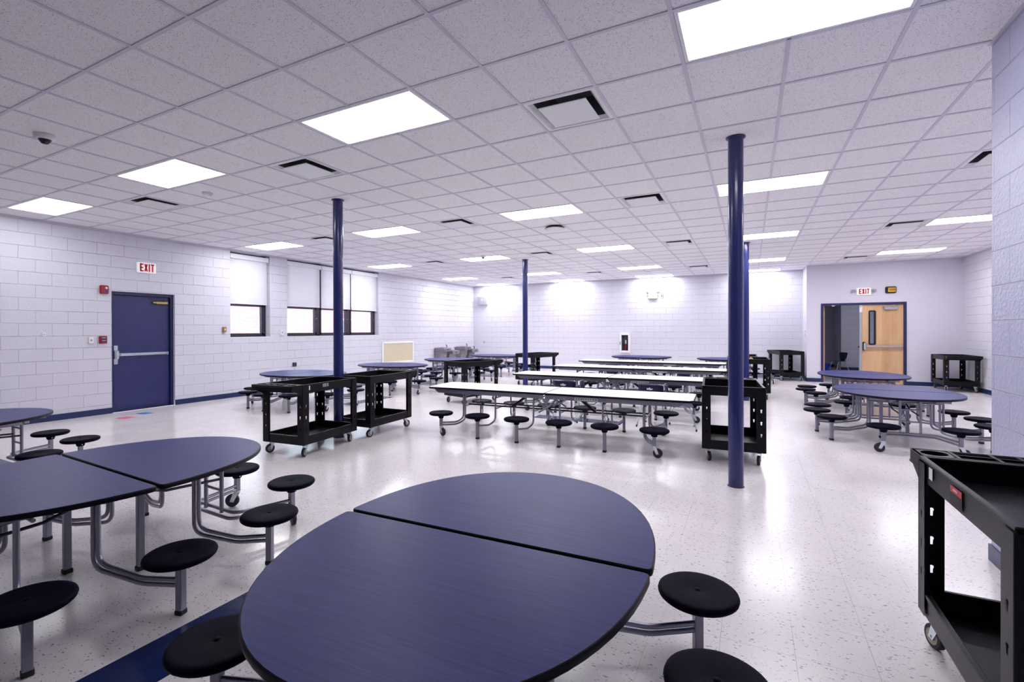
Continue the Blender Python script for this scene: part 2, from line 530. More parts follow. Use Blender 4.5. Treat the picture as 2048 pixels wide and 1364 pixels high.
lights = [(-12, 0), (-7, 0), (-2, 0), (3, 0), (-12, 6), (-7, 6), (-2, 6), (3, 6), (8, 6), (-12, 12), (-7, 12), (-2, 12), (3, 12), (8, 12),
          (-12, 18), (-7, 18), (-2, 18), (3, 18), (8, 18), (-12, 22), (-7, 22), (-2, 22), (3, 22)]
vents = [(1, 1), (-4, 1), (-9, 1), (-9, 6), (-4, 6), (1, 6), (7, 6), (-9, 12), (-4, 12), (1, 12), (7, 12), (-9, 19), (-4, 19), (1, 19), (7, 19)]
skip = set()
for a, b in lights: skip |= {(a, b), (a + 1, b)}
skip |= set(vents)
gc = G()
a0, a1, b0, b1 = -13, 12, -11, 24
for a in range(a0, a1):
    for b in range(b0, b1):
        if (a, b) in skip: continue
        x0, x1, y0, y1 = max(a * T, LX), min((a + 1) * T, RX + .05), max(b * T, BACK), min((b + 1) * T, BY)
        if x1 <= x0 or y1 <= y0: continue
        if y1 < NY and x0 > NX: continue
        gc.add([(x0, y0, H), (x1, y0, H), (x1, y1, H), (x0, y1, H)], [(3, 2, 1, 0)])
struct('ceiling', gc, 'ceiling')
gg = G()
w = .012
for a in range(a0 + 1, a1):
    x = a * T
    if x > RX: continue
    y0 = BACK if x < NX else NY
    y1 = BY if x < AX else DY
    cuts = [y0]
    for (la_, lb_) in sorted(lights, key=lambda q: q[1]):
        if la_ + 1 == a: cuts += [lb_ * T, (lb_ + 1) * T]
    cuts.append(y1)
    for k in range(0, len(cuts), 2):
        if cuts[k + 1] > cuts[k]: gg.box(x - w, x + w, cuts[k], cuts[k + 1], H - .007, H + .03)
for b in range(b0, b1):
    y = b * T
    if y < BACK or y > BY: continue
    xs = [LX] + [a * T for a in range(a0 + 1, a1)] + [RX]
    for i in range(len(xs) - 1):
        xa, xb = xs[i] + w, xs[i + 1] - w
        if y < NY: xb = min(xb, NX)
        if y > DY: xb = min(xb, AX)
        if xb - xa < .02: continue
        gg.box(xa, xb, y - w, y + w, H - .0062, H + .03)
struct('trim_1', gg, 'grid')
g = G()      # thin wall angle round the ceiling edge
g.box(LX, LX + .02, BACK, BY, H - .008, H - .0005); g.box(LX, AX, BY - .02, BY, H - .008, H - .0005)
g.box(NX - .02, NX, BACK, NY, H - .008, H - .0005); g.box(RX - .02, RX, NY, DY, H - .008, H - .0005); g.box(AX, RX, DY - .02, DY, H - .008, H - .0005)
struct('trim_2', g, 'grid')
g = G()      # roof deck above the hung ceiling
g.box(LX - .4, RX + .4, BACK - .2, 20.2, H + .45, H + .55)
struct('ceiling_deck', g, 'duct')

# left wall: door opening and two window openings
DO = (1.545, 2.60, 0, 2.175)
W1 = (3.74, 4.72, 1.31, 3.215)
W2 = (5.19, 8.46, 1.31, 3.235)
g = G()
grid_wall([BACK, DO[0], DO[1], W1[0], W1[1], W2[0], W2[1], BY + .3], [0, 1.31, DO[3], W1[3], W2[3], H + .5],
          [DO, W1, W2], lambda a, b, c, d: g.box(LX - .30, LX, a, b, c, d))
struct('wall_left', g, 'wall_y')
g = G(); g.box(LX, AX + .02, BY, BY + .25, 0, H + .5); struct('wall_back', g, 'wall_x')
g = G()
DD = (3.965, 5.825, 0, 2.17)
grid_wall([AX, DD[0], DD[1], RX + .25], [0, DD[3], H + .5], [DD], lambda a, b, c, d: g.box(a, b, DY, DY + .16, c, d))
g.box(AX, AX + .16, DY + .16, BY + .02, 0, H + .5)
struct('wall_door_side', g, 'plaster')
g = G(); g.box(RX, RX + .25, NY, DY, 0, H + .5); struct('wall_right', g, 'wall_y')
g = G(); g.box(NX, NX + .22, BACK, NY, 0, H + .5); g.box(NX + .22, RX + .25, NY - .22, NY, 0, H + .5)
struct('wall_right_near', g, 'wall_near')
g = G(); g.box(LX, NX, BACK - .25, BACK, 0, H + .5); struct('wall_rear', g, 'wall_x')

bh = .102
def base(nm, boxes):
    g = G()
    for (x0, x1, y0, y1) in boxes:
        g.box(x0, x1, y0, y1, 0, bh)
    struct(nm, g, 'cover_base')
base('baseboard_left', [(LX, LX + .012, BACK, DO[0]), (LX, LX + .012, DO[1], BY)])
base('baseboard_back', [(LX, AX, BY - .012, BY), (AX - .012, AX, DY - .012, BY), (AX - .012, DD[0], DY - .012, DY), (DD[1], RX, DY - .012, DY)])
base('baseboard_right', [(RX - .012, RX, NY, DY), (NX - .012, NX, BACK, NY + .012), (NX, RX, NY, NY + .012)])

# floor stripes
def stripe(nm, x0, x1, y0, y1):
    g = G(); g.box(x0, x1, y0, y1, -.002, .0008); struct(nm, g, 'stripe')
stripe('trim_3', -.27, .035, -6.0, .1)
stripe('trim_4', -5.5, -4.88, -.92, -.61)
stripe('trim_5', -5.0, -4.70, 4.1, 5.4)
stripe('trim_6', -1.0, .45, 4.5, 4.8)

# corridor beyond the double door
g = G()
g.box(3.79, 3.9, DY + .16, 19.6, 0, 2.69); g.box(3.9, 7.4, 19.5, 19.65, 0, 2.69)
g.box(7.4, 7.55, DY + .16, 19.6, 0, 2.69)
struct('wall_corridor_far', g, 'corridor')
g = G(); g.box(5.12, 7.4, 18.05, 19.5, 0, 2.69)
struct('wall_corridor_corner', g, 'wall_x')
g = G(); g.box(3.79, 7.55, DY + .16, 19.65, 2.7, 2.8); struct('ceiling_corridor', g, 'corridor')
base('baseboard_corridor', [(5.10, 7.4, 18.03, 18.05), (3.9, 5.1, 19.48, 19.5)])

# ------------------------------------------------------------------ ceiling lights and vents
def light_proto():
    t = bpy.data.objects.new('ceiling_light', None); COL.objects.link(t); t.empty_display_size = .1
    X, Y, e = 2 * T, T, .014
    g = G()
    f = .022
    g.box(e, X - e, e, e + f, -.004, .06); g.box(e, X - e, Y - e - f, Y - e, -.004, .06)
    g.box(e, e + f, e + f, Y - e - f, -.004, .06); g.box(X - e - f, X - e, e + f, Y - e - f, -.004, .06)
    g.box(e, X - e, e, Y - e, .06, .075)
    O('frame', g, 'white_paint', t)
    g = G(); g.box(e + f, X - e - f, e + f, Y - e - f, .002, .01)
    O('diffuser', g, 'lamp_white', t)
    return t
colw = {-12: 'first column from the window wall', -7: 'second column from the window wall', -2: 'middle column', 3: 'fourth column from the window wall', 8: 'rightmost column'}
roww = {0: 'nearest row', 6: 'second row from the front', 12: 'third row from the front', 18: 'fourth row from the front', 22: 'last row along the back wall'}
LP = light_proto()
for i, (a, b) in enumerate(lights):
    o = LP if i == 0 else copy_tree(LP)
    o.location = (a * T, b * T, H)
    if b == 0:                  # front row emission lowered to darken the near part of the room
        for ch in o.children:
            if ch.name.startswith('diffuser'):
                if i == 0: NEAR = ch.data; FAR = ch.data.copy(); NEAR.materials[0] = MAT['lamp_dim']
                ch.data = NEAR
    else:
        for ch in o.children:
            if ch.name.startswith('diffuser'): ch.data = FAR
    tag(o, 'lit white ceiling panel, %s, %s' % (roww[b], colw[a]), 'ceiling light', 'flat light panels in the ceiling')

def vent_proto():
    t = bpy.data.objects.new('ceiling_vent', None); COL.objects.link(t); t.empty_display_size = .1
    e = .014; c = T / 2
    def sq(h, z): return [(c - h, c - h, z), (c + h, c - h, z), (c + h, c + h, z), (c - h, c + h, z)]
    g = G()
    o_, i_ = c - e, .236
    V = sq(o_, -.003) + sq(.262, -.003) + sq(i_, .025)
    F = []
    for k in range(2):
        for j in range(4): F.append((k * 4 + j, (k + 1) * 4 + j, (k + 1) * 4 + (j + 1) % 4, k * 4 + (j + 1) % 4))
    g.add(V, F)
    O('frame', g, 'white_paint', t)
    g = G()
    V = sq(i_, .025) + sq(.15, .16)
    F = [(j, 4 + j, 4 + (j + 1) % 4, (j + 1) % 4) for j in range(4)] + [(4, 5, 6, 7)]
    g.add(V, F)
    O('duct_throat', g, 'duct', t)
    g = G(); g.bbox(c - .197, c + .197, c - .197, c + .197, -.022, -.014, .002)
    O('plaque', g, 'white_paint', t)
    return t
vcol = {1: 'between the middle and fourth light columns', -4: 'between the second and middle light columns', -9: 'between the two leftmost light columns', 7: 'on the right side of the ceiling'}
vrow = {1: 'nearest vent row', 6: 'second vent row', 12: 'third vent row', 19: 'farthest vent row'}
VP = vent_proto()
for i, (a, b) in enumerate(vents):
    o = VP if i == 0 else copy_tree(VP)
    o.location = (a * T, b * T, H)
    tag(o, 'white square air vent, %s, %s' % (vrow[b], vcol[a]), 'ceiling vent', 'square air vents in the ceiling')

# dome cameras, smoke detectors, round speaker
def dome_cam(x, y, label, r=.075):
    t = thing('dome_camera', label, 'security camera', (x, y, H))
    g = G(); g.lathe([(r * .8, -.045), (r * .97, -.036), (r, -.02), (r, -.001)], 28); O('housing', g, 'white_plastic', t)
    g = G(); g.lathe([(.008, -.085), (.024, -.08), (r * .5, -.064), (r * .66, -.045)], 24); O('dome', g, 'dome', t)
def smoke(x, y, label, r=.06):
    t = thing('smoke_detector', label, 'smoke detector', (x, y, H))
    g = G(); g.lathe([(r * .98, -.018), (r * 1.05, -.012), (r * 1.05, -.001)], 24); O('base', g, 'white_plastic', t)
    g = G(); g.lathe([(r * .45, -.055), (r * .75, -.046), (r * .8, -.018)], 24); O('sensor_head', g, 'white_plastic', t)
dome_cam(-5.70 * T, -1.42 * T, 'white dome security camera on the ceiling at far left, near side')
smoke(-6.6 * T, 1.54 * T, 'round white smoke detector on the ceiling behind the second nearest light panel')
dome_cam(-5.66 * T, 11.75 * T, 'small dome camera on the ceiling just before the third row light', .055)
smoke(6.95 * T, 17.47 * T, 'small smoke detector on the ceiling near the double door corner')
t = thing('ceiling_speaker', 'round white ceiling speaker with dark raised rim, hanging under its tile', 'speaker', (-1.26 * T, 8.13 * T, H))
g = G(); g.lathe([(.13, -.055), (.17, -.05), (.165, -.04)], 32); O('grille', g, 'white_plastic', t)
g = G(); g.lathe([(.15, -.038), (.165, -.03), (.12, -.001)], 32); O('housing', g, 'dark', t)

# ------------------------------------------------------------------ columns
def column(x, y, label):
    t = thing('support_column', label, 'column', (x, y, 0), 0, 'round navy support columns')
    g = G(); g.tube([(0, 0, 0.0), (0, 0, H - .01)], .066, 32, 0, True); O('shaft', g, 'column', t)
    g = G(); g.lathe([(.066, H - .016), (.084, H - .010), (.084, H - .003)], 32); O('ceiling_collar', g, 'blue_frame', t)
    g = G(); g.lathe([(.072, 0.0), (.071, .004), (.067, .008)], 32); O('floor_ring', g, 'dark', t)
column(2.106, 2.138, 'round navy steel column nearest to the viewer, right of centre')
column(-2.78, 1.965, 'round navy steel column between the two black carts by the window side')
column(-2.84, 8.24, 'round navy steel column behind the left ends of the white tables')
column(2.14, 8.26, 'round navy steel column seen just behind the nearest column')

# ------------------------------------------------------------------ tables
SEAT_TOP = .325
TOP = .63
def proto_meshes():
    D = {}
    g = G()
    g.lathe([(.03, .292), (.135, .287), (.155, .290), (.164, .298), (.167, .308), (.164, .318), (.156, .3235), (.140, SEAT_TOP),
             (.02, SEAT_TOP - .001), (.012, SEAT_TOP - .003), (.010, SEAT_TOP + .0015), (.002, SEAT_TOP + .002)], 36)
    D['seat'] = g.mesh('seat', [MAT['seat']])
    g = G(); g.lathe([(.030, .238), (.034, .242), (.040, .268), (.052, .293)], 20); g.cyl((.036, 0, .256), (.0395, 0, .256), .005, 8, 1)
    D['hub'] = g.mesh('seat_hub', [MAT['seat'], MAT['chrome']])
    g = G(); g.bbox(-.0185, .0185, -.0185, .0185, .012, .25, .003); D['post'] = g.mesh('post', [MAT['steel_post']])
    g = G(); g.bbox(-.0215, .0215, -.0215, .0215, 0, .026, .004); D['foot'] = g.mesh('rubber_foot', [MAT['rubber']])
    g = G(); g.bbox(-.0185, .0185, -.0185, .0185, .130, .25, .003); D['cpost'] = g.mesh('post', [MAT['steel_post']])
    # castor fork and wheel, trailing to -y
    g = G(); R = .053
    g.cyl((0, 0, .116), (0, 0, .134), .024, 16)
    for s in (-1, 1):
        q = [(.018, .118), (-.026, .118), (-.052, .047), (-.024, .040)]
        V = [(s * .020, a, b) for a, b in q] + [(s * .0165, a, b) for a, b in q]
        g.add(V, [(0, 1, 2, 3), (4, 7, 6, 5), (0, 4, 5, 1), (1, 5, 6, 2), (2, 6, 7, 3), (3, 7, 4, 0)])
    g.box(-.020, .020, -.026, .018, .114, .119)
    g.cyl((-.023, -.038, R), (.023, -.038, R), .007, 8)
    D['fork'] = g.mesh('castor', [MAT['chrome']])
    g = G(); g.tube([(-.014, -.038, R), (-.011, -.038, R), (.011, -.038, R), (.014, -.038, R)], [R - .008, R, R, R - .008], 24)
    g.tube([(-.0155, -.038, R), (.0155, -.038, R)], .026, 16, 1)
    D['wheel'] = g.mesh('wheel', [MAT['wheel'], MAT['dark_steel']])
    return D
PM = proto_meshes()

def stool(t, x, y, castor, ang=0.):
    o = O('seat', PM['seat'], [], t, (x, y, 0)); o.rotation_euler.z = ang
    h = O('seat_hub', PM['hub'], [], o)
    if castor:
        p = O('post', PM['cpost'], [], t, (x, y, 0)); p.rotation_euler.z = ang
        c = O('castor', PM['fork'], [], t, (x, y, 0)); c.rotation_euler.z = castor
        O('wheel', PM['wheel'], [], c)
    else:
        p = O('post', PM['post'], [], t, (x, y, 0)); p.rotation_euler.z = ang
        O('rubber_foot', PM['foot'], [], p)

def arm(g, v, p, zt, gap=.032, r=.0125, double=True):
    """bent tube(s) from under the top at v=(x,y) to the stool post at p"""
    v = Vector((v[0], v[1], 0)); p = Vector((p[0], p[1], 0)); d = (p - v); L = d.length; d.normalize()
    for k in ((0, 1) if double else (0,)):
        off = -k * gap * .9
        vx = v + d * (0 if k == 0 else -gap)
        e = p - d * .015
        pts = [vx + Vector((0, 0, zt)), vx + Vector((0, 0, .205 + off)), v + d * (L * .55) + Vector((0, 0, .158 + off)), e + Vector((0, 0, .176 + off))]
        sp = [pts[0]] + smooth_path([pts[0], pts[1], pts[2]], .075, 7)[1:-1] + smooth_path([pts[1] + (pts[2] - pts[1]) * .6, pts[2], pts[3]], .035, 4)
        g.tube(sp, r, 10)

def oval_half(s):
    a, b, n = .675, .905, 2.12
    y0 = .009
    pts = []
    N = 40
    for i in range(N + 1):
        th = pi * i / N
        c, q = cos(th), sin(th)
        x = a * math.copysign(abs(c) ** (2 / n), c); y = b * abs(q) ** (2 / n)
        if y > y0 + .03: pts.append((x, y))
    # rounded corners at the hinge line
    xr = a
    right = [(xr - .025, y0), (xr - .010, y0 + .004), (xr - .002, y0 + .014), (xr, y0 + .028)]
    left = [(-x, y) for x, y in right[::-1]]
    pts = right + pts + left
    if s < 0: pts = [(-x, -y) for x, y in pts]
    return pts

def make_oval():
    t = bpy.data.objects.new('oval_stool_table', None); COL.objects.link(t); t.empty_display_size = .1
    for s in (1, -1):
        g = G(); g.prism(oval_half(s), TOP - .028, TOP, 0, 1, None, .006)
        O('tabletop', g, ['blue_top', 'black_edge'], t)
    for s in (1, -1):           # steel under-frame of each leaf
        g = G()
        for x in (-.40, .40):
            g.box(x - .018, x + .018, min(s * .05, s * .56), max(s * .05, s * .56), TOP - .075, TOP - .029)
        g.box(-.40, .40, s * .60 - .018, s * .60 + .018, TOP - .072, TOP - .029)
        g.box(-.32, .32, s * .10 - .015, s * .10 + .015, TOP - .068, TOP - .029)
        for x in (-.22, .22):
            g.box(x - .014, x + .014, min(s * .62, s * .80), max(s * .62, s * .80), TOP - .06, TOP - .029)
        O('under_frame', g, 'steel', t)
    stools = [((.88, 0), (.365, -.16)), ((.79, .56), (.365, .36)), ((.79, -.56), (.365, -.48)),
              ((-.88, 0), (-.365, .16)), ((-.79, -.56), (-.365, -.36)), ((-.79, .56), (-.365, .48))]
    for (p, v) in stools:
        g = G(); arm(g, v, p, TOP - .05); O('seat_arm', g, 'steel', t)
        stool(t, p[0], p[1], None, math.atan2(p[1] - v[1], p[0] - v[0]))
    for s in (1, -1):           # end frames carrying two castored stools
        g = G()
        for k, z in ((0, .176), (1, .143)):
            o = k * .03
            q = [(-.345, s * 1.025, z), (-.24, s * (.67 - o), z), (.24, s * (.67 - o), z), (.345, s * 1.025, z)]
            g.tube(smooth_path(q, .06, 5), .0125, 10)
        O('end_rail', g, 'steel', t)
        for x in (-.10, .10):
            g = G(); g.cyl((x, s * .655, .16), (x, s * .655, TOP - .05), .014, 12); O('upright', g, 'steel', t)
        g = G(); g.cyl((-.10, s * .655, TOP - .16), (.10, s * .655, TOP - .16), .010, 10); g.cyl((-.10, s * .655, .32), (.10, s * .655, .32), .010, 10)
        O('cross_tube', g, 'steel', t)
        for x in (-.35, .35): stool(t, x, s * 1.04, random.choice((-1.3, 1.2, -.9, 1.6)) + (0 if s > 0 else pi))
    g = G()
    for y in (-.42, -.13, .13, .42): g.cyl((-.365, y, TOP - .105), (.365, y, TOP - .105), .0105, 10)
    O('cross_tube', g, 'steel', t)
    for x in (-.09, .09):
        g = G(); g.tube([(x, -.65, .40), (x, -.30, .42), (x, -.06, .50), (x, .06, .50), (x, .30, .42), (x, .65, .40)], .0095, 10)
        O('tie_rod', g, 'dark_steel', t)
    for s in (1, -1):
        g = G(); g.bbox(-.018, .018, -.018, .018, .02, TOP - .04, .003)
        o = O('centre_leg', g, 'steel_post', t, (s * .17, s * .12, 0))
        g = G(); g.bbox(-.023, .023, -.023, .023, 0, .028, .004); O('rubber_foot', g, 'rubber', o)
        g = G(); g.box(-.05, .05, -.012, .012, TOP - .11, TOP - .03); g.cyl((0, -.02, TOP - .09), (0, .02, TOP - .09), .012, 10)
        O('hinge_bracket', g, 'chrome', t, (s * .3, 0, 0))
    return t

ovals = [
    (1.250, -1.165, 1.9, 'blue oval table with black stools, largest and nearest in the foreground'),
    (-1.262, -1.365, -2.6, 'blue oval stool table in the left foreground beside the nearest one'),
    (-4.46, -1.41, 0, 'blue oval stool table cut off at the left edge before the navy door'),
    (-5.60, 3.76, 90, 'blue oval stool table by the window wall, behind the two nearest carts'),
    (-5.52, 6.33, 91, 'blue oval stool table before the beige wall grille'),
    (-5.36, 8.80, 90, 'blue oval stool table partly behind the cart, before the drinking fountains'),
    (-5.25, 11.25, 90, 'farthest blue oval stool table on the window side, by the corner'),
    (-.80, 12.45, 91, 'blue oval stool table at the back wall under the extinguisher cabinet'),
    (1.74, 12.3, 89, 'blue oval stool table at the back wall behind the far carts'),
    (3.95, 5.35, 1.5, 'blue oval stool table at the right, nearer of the two'),
    (4.05, 8.08, 2, 'blue oval stool table at the right, standing before the double door'),
]
OP = make_oval()
for i, (x, y, r, lab) in enumerate(ovals):
    o = OP if i == 0 else copy_tree(OP)
    o.location = (x, y, 0); o.rotation_euler = (0, 0, radians(r))
    tag(o, lab, 'table', 'blue oval tables with attached stools')

def make_long():
    t = bpy.data.objects.new('long_stool_table', None); COL.objects.link(t); t.empty_display_size = .1
    L, W = 1.83, .362
    for s in (1, -1):
        c = .05
        pts = [(.006, -W), (L - c, -W), (L, -W + c), (L, W - c), (L - c, W), (.006, W)]
        if s < 0: pts = [(-x, -y) for x, y in pts]
        g = G(); g.prism(pts, TOP - .027, TOP, 0, 1, None, .005)
        O('tabletop', g, ['white_top', 'black_edge'], t)
    for sy in (1, -1):
        for s in (1, -1):
            g = G(); y = sy * .315
            q = [(s * .03, TOP - .028), (s * 1.74, TOP - .028), (s * 1.66, TOP - .085), (s * .03, TOP - .085)]
            V = [(a, y - .004, b) for a, b in q] + [(a, y + .004, b) for a, b in q]
            g.add(V, [(0, 1, 2, 3), (7, 6, 5, 4), (0, 4, 5, 1), (1, 5, 6, 2), (2, 6, 7, 3), (3, 7, 4, 0)])
            for k in range(3):
                for dx in (.17, .21, .30, .34): pass
            rail = O('side_rail', g, 'steel_post', t)
            g = G()
            for dx in (.08, .12, .22, .26, .36, .40): g.cyl((s * dx, y - .007 * 1, TOP - .045 - .02 * (dx in (.12, .26, .40))), (s * dx, y + .007, TOP - .045 - .02 * (dx in (.12, .26, .40))), .006, 8)
            O('rivet', g, 'chrome', rail)
    g = G(); g.box(.40, .70, -.3205, -.3195, TOP - .076, TOP - .042)
    lb = O('sticker', g, 'paper', t)
    g = G()
    for k in range(9):
        x = .42 + k * .031
        g.box(x, x + random.choice((.012, .02)), -.3212, -.3205, TOP - .066, TOP - .052)
    O('printed_mark', g, 'ink', lb)
    xs = (-1.425, -.855, -.285, .285, .855, 1.425)
    for x in xs:
        for sy in (1, -1):
            end = abs(x) > 1.3
            vx = x - math.copysign(.10 if not end else .16, x) * 1
            g = G()
            v = Vector((vx, sy * .27, 0)); p = Vector((x, sy * .62, 0)); d = (p - v).normalized()
            for k in ((0, 1) if end else (0,)):
                o = k * .032
                q = [(vx, sy * .21, TOP - .06), (vx, sy * .27, TOP - .13), (vx, sy * .27, .20 - o), tuple(v + d * .12 + Vector((0, 0, .150 - o))), tuple(p - d * .02 + Vector((0, 0, .176 - o)))]
                q[2] = (vx - d.x * o, sy * .27 - d.y * o, .20 - o); q[1] = (q[2][0], q[2][1], q[1][2])
                g.tube(smooth_path(q, .06, 6), .0125, 10)
            O('seat_arm', g, 'steel', t)
            stool(t, x, sy * .62, (random.choice((-1.3, 1.2, -1.7, 1.5))) if end else None, pi / 2)
    for vx in (-1.265, -.755, -.185, .185, .755, 1.265):
        g = G(); g.cyl((vx, -.27, .36), (vx, .27, .36), .010, 10); g.cyl((vx, -.27, TOP - .12), (vx, .27, TOP - .12), .010, 10)
        O('cross_tube', g, 'steel', t)
    for y in (-.10, .10):
        g = G(); g.tube([(-1.265, y, .372), (1.265, y, .372)], .011, 10); O('tie_rod', g, 'dark_steel', t)
    for s in (1, -1):
        for y in (0,):
            g = G()
            a, b = Vector((s * .33, y, TOP - .06)), Vector((s * .60, y, .365))
            d = (b - a).normalized(); n = Vector((d.z, 0, -d.x)) * .016
            V = [a + n, b + n, b - n, a - n]
            V = [(p.x, p.y - .02, p.z) for p in V] + [(p.x, p.y + .02, p.z) for p in V]
            g.add(V, [(0, 1, 2, 3), (7, 6, 5, 4), (0, 4, 5, 1), (1, 5, 6, 2), (2, 6, 7, 3), (3, 7, 4, 0)])
            O('diagonal_brace', g, 'rubber', t)
    for y in (-.29, .29):
        g = G(); g.tube([(-.15, y, TOP - .08), (-.03, y, TOP - .19), (.10, y, .36)], .013, 8); g.tube([(.15, y, TOP - .08), (.03, y, TOP - .19), (-.10, y, .36)], .013, 8)
        g.add([(-.06, y - .012, TOP - .08), (.06, y - .012, TOP - .08), (.012, y - .012, TOP - .16), (-.012, y - .012, TOP - .16),
               (-.06, y - .005, TOP - .08), (.06, y - .005, TOP - .08), (.012, y - .005, TOP - .16), (-.012, y - .005, TOP - .16)],
              [(0, 1, 2, 3), (7, 6, 5, 4), (0, 4, 5, 1), (1, 5, 6, 2), (2, 6, 7, 3), (3, 7, 4, 0)])
        O('folding_hinge', g, 'steel', t)
    return t
longs = [
    (-.20, 3.385, 2.6, 'long white table with black edge and stools, nearest of the four'),
    (.0, 5.78, 1.6, 'long white stool table, second from the front'),
    (-.03, 7.97, 2.0, 'long white stool table, third from the front'),
    (-.12, 10.1, .5, 'long white stool table, farthest of the four'),
]
LP2 = make_long()
for i, (x, y, r, lab) in enumerate(longs):
    o = LP2 if i == 0 else copy_tree(LP2)
    o.location = (x, y, 0); o.rotation_euler = (0, 0, radians(r))
    tag(o, lab, 'table', 'long white tables with attached stools')

# ------------------------------------------------------------------ carts
CW, CL = .31, .46               # half width (x) and half length (y)
def tray(z0, z1, rim=.012):
    g = G()
    w, l, th = CW - .004, CL - .004, .012
    g.box(-w, w, -l, l, z0, z0 + .01)
    g.box(-w, -w + th, -l, l, z0 + .01, z1); g.box(w - th, w, -l, l, z0 + .01, z1)
    g.box(-w + th, w - th, -l, -l + th, z0 + .01, z1); g.box(-w + th, w - th, l - th, l, z0 + .01, z1)
    g.bbox(-w - .006, -w + th + .006, -l - .006, l + .006, z1 - .012, z1 + .004, .004); g.bbox(w - th - .006, w + .006, -l - .006, l + .006, z1 - .012, z1 + .004, .004)
    g.bbox(-w, w, -l - .006, -l + th + .006, z1 - .011, z1 + .0035, .004); g.bbox(-w, w, l - th - .006, l + .006, z1 - .011, z1 + .0035, .004)
    return g

def holed_plate(u0, u1, v0, v1, vs):
    """2d quads of a plate with key-shaped holes at heights vs; returns verts(u,v), faces"""
    V, F = [], []
    hc = (u0 + u1) / 2
    vs = sorted(vs); hh = .045
    cuts = [v0]
    for v in vs: cuts += [v - hh, v + hh]
    cuts.append(v1)
    for i in range(0, len(cuts), 2):
        b = len(V); a, c = cuts[i], cuts[i + 1]
        V += [(u0, a), (u1, a), (u1, c), (u0, c)]; F.append((b, b + 1, b + 2, b + 3))
    R, n = .0095, 16
    for v in vs:
        key = []
        for k in range(n):
            th = 2 * pi * k / n
            x, y = R * cos(th), R * sin(th) + .008
            if y < .008 - R * .75: x = math.copysign(.0055, x) if abs(x) > 1e-6 else 0; y = -.020
            key.append((hc + x, v + y))
        out = []
        for k in range(n):
            th = 2 * pi * k / n
            c, s_ = cos(th), sin(th); m = max(abs(c), abs(s_))
            out.append((hc + (u1 - u0) / 2 * c / m, v + hh * s_ / m))
        b = len(V); V += key + out
        for k in range(n): F.append((b + k, b + (k + 1) % n, b + n + (k + 1) % n, b + n + k))
    return V, F

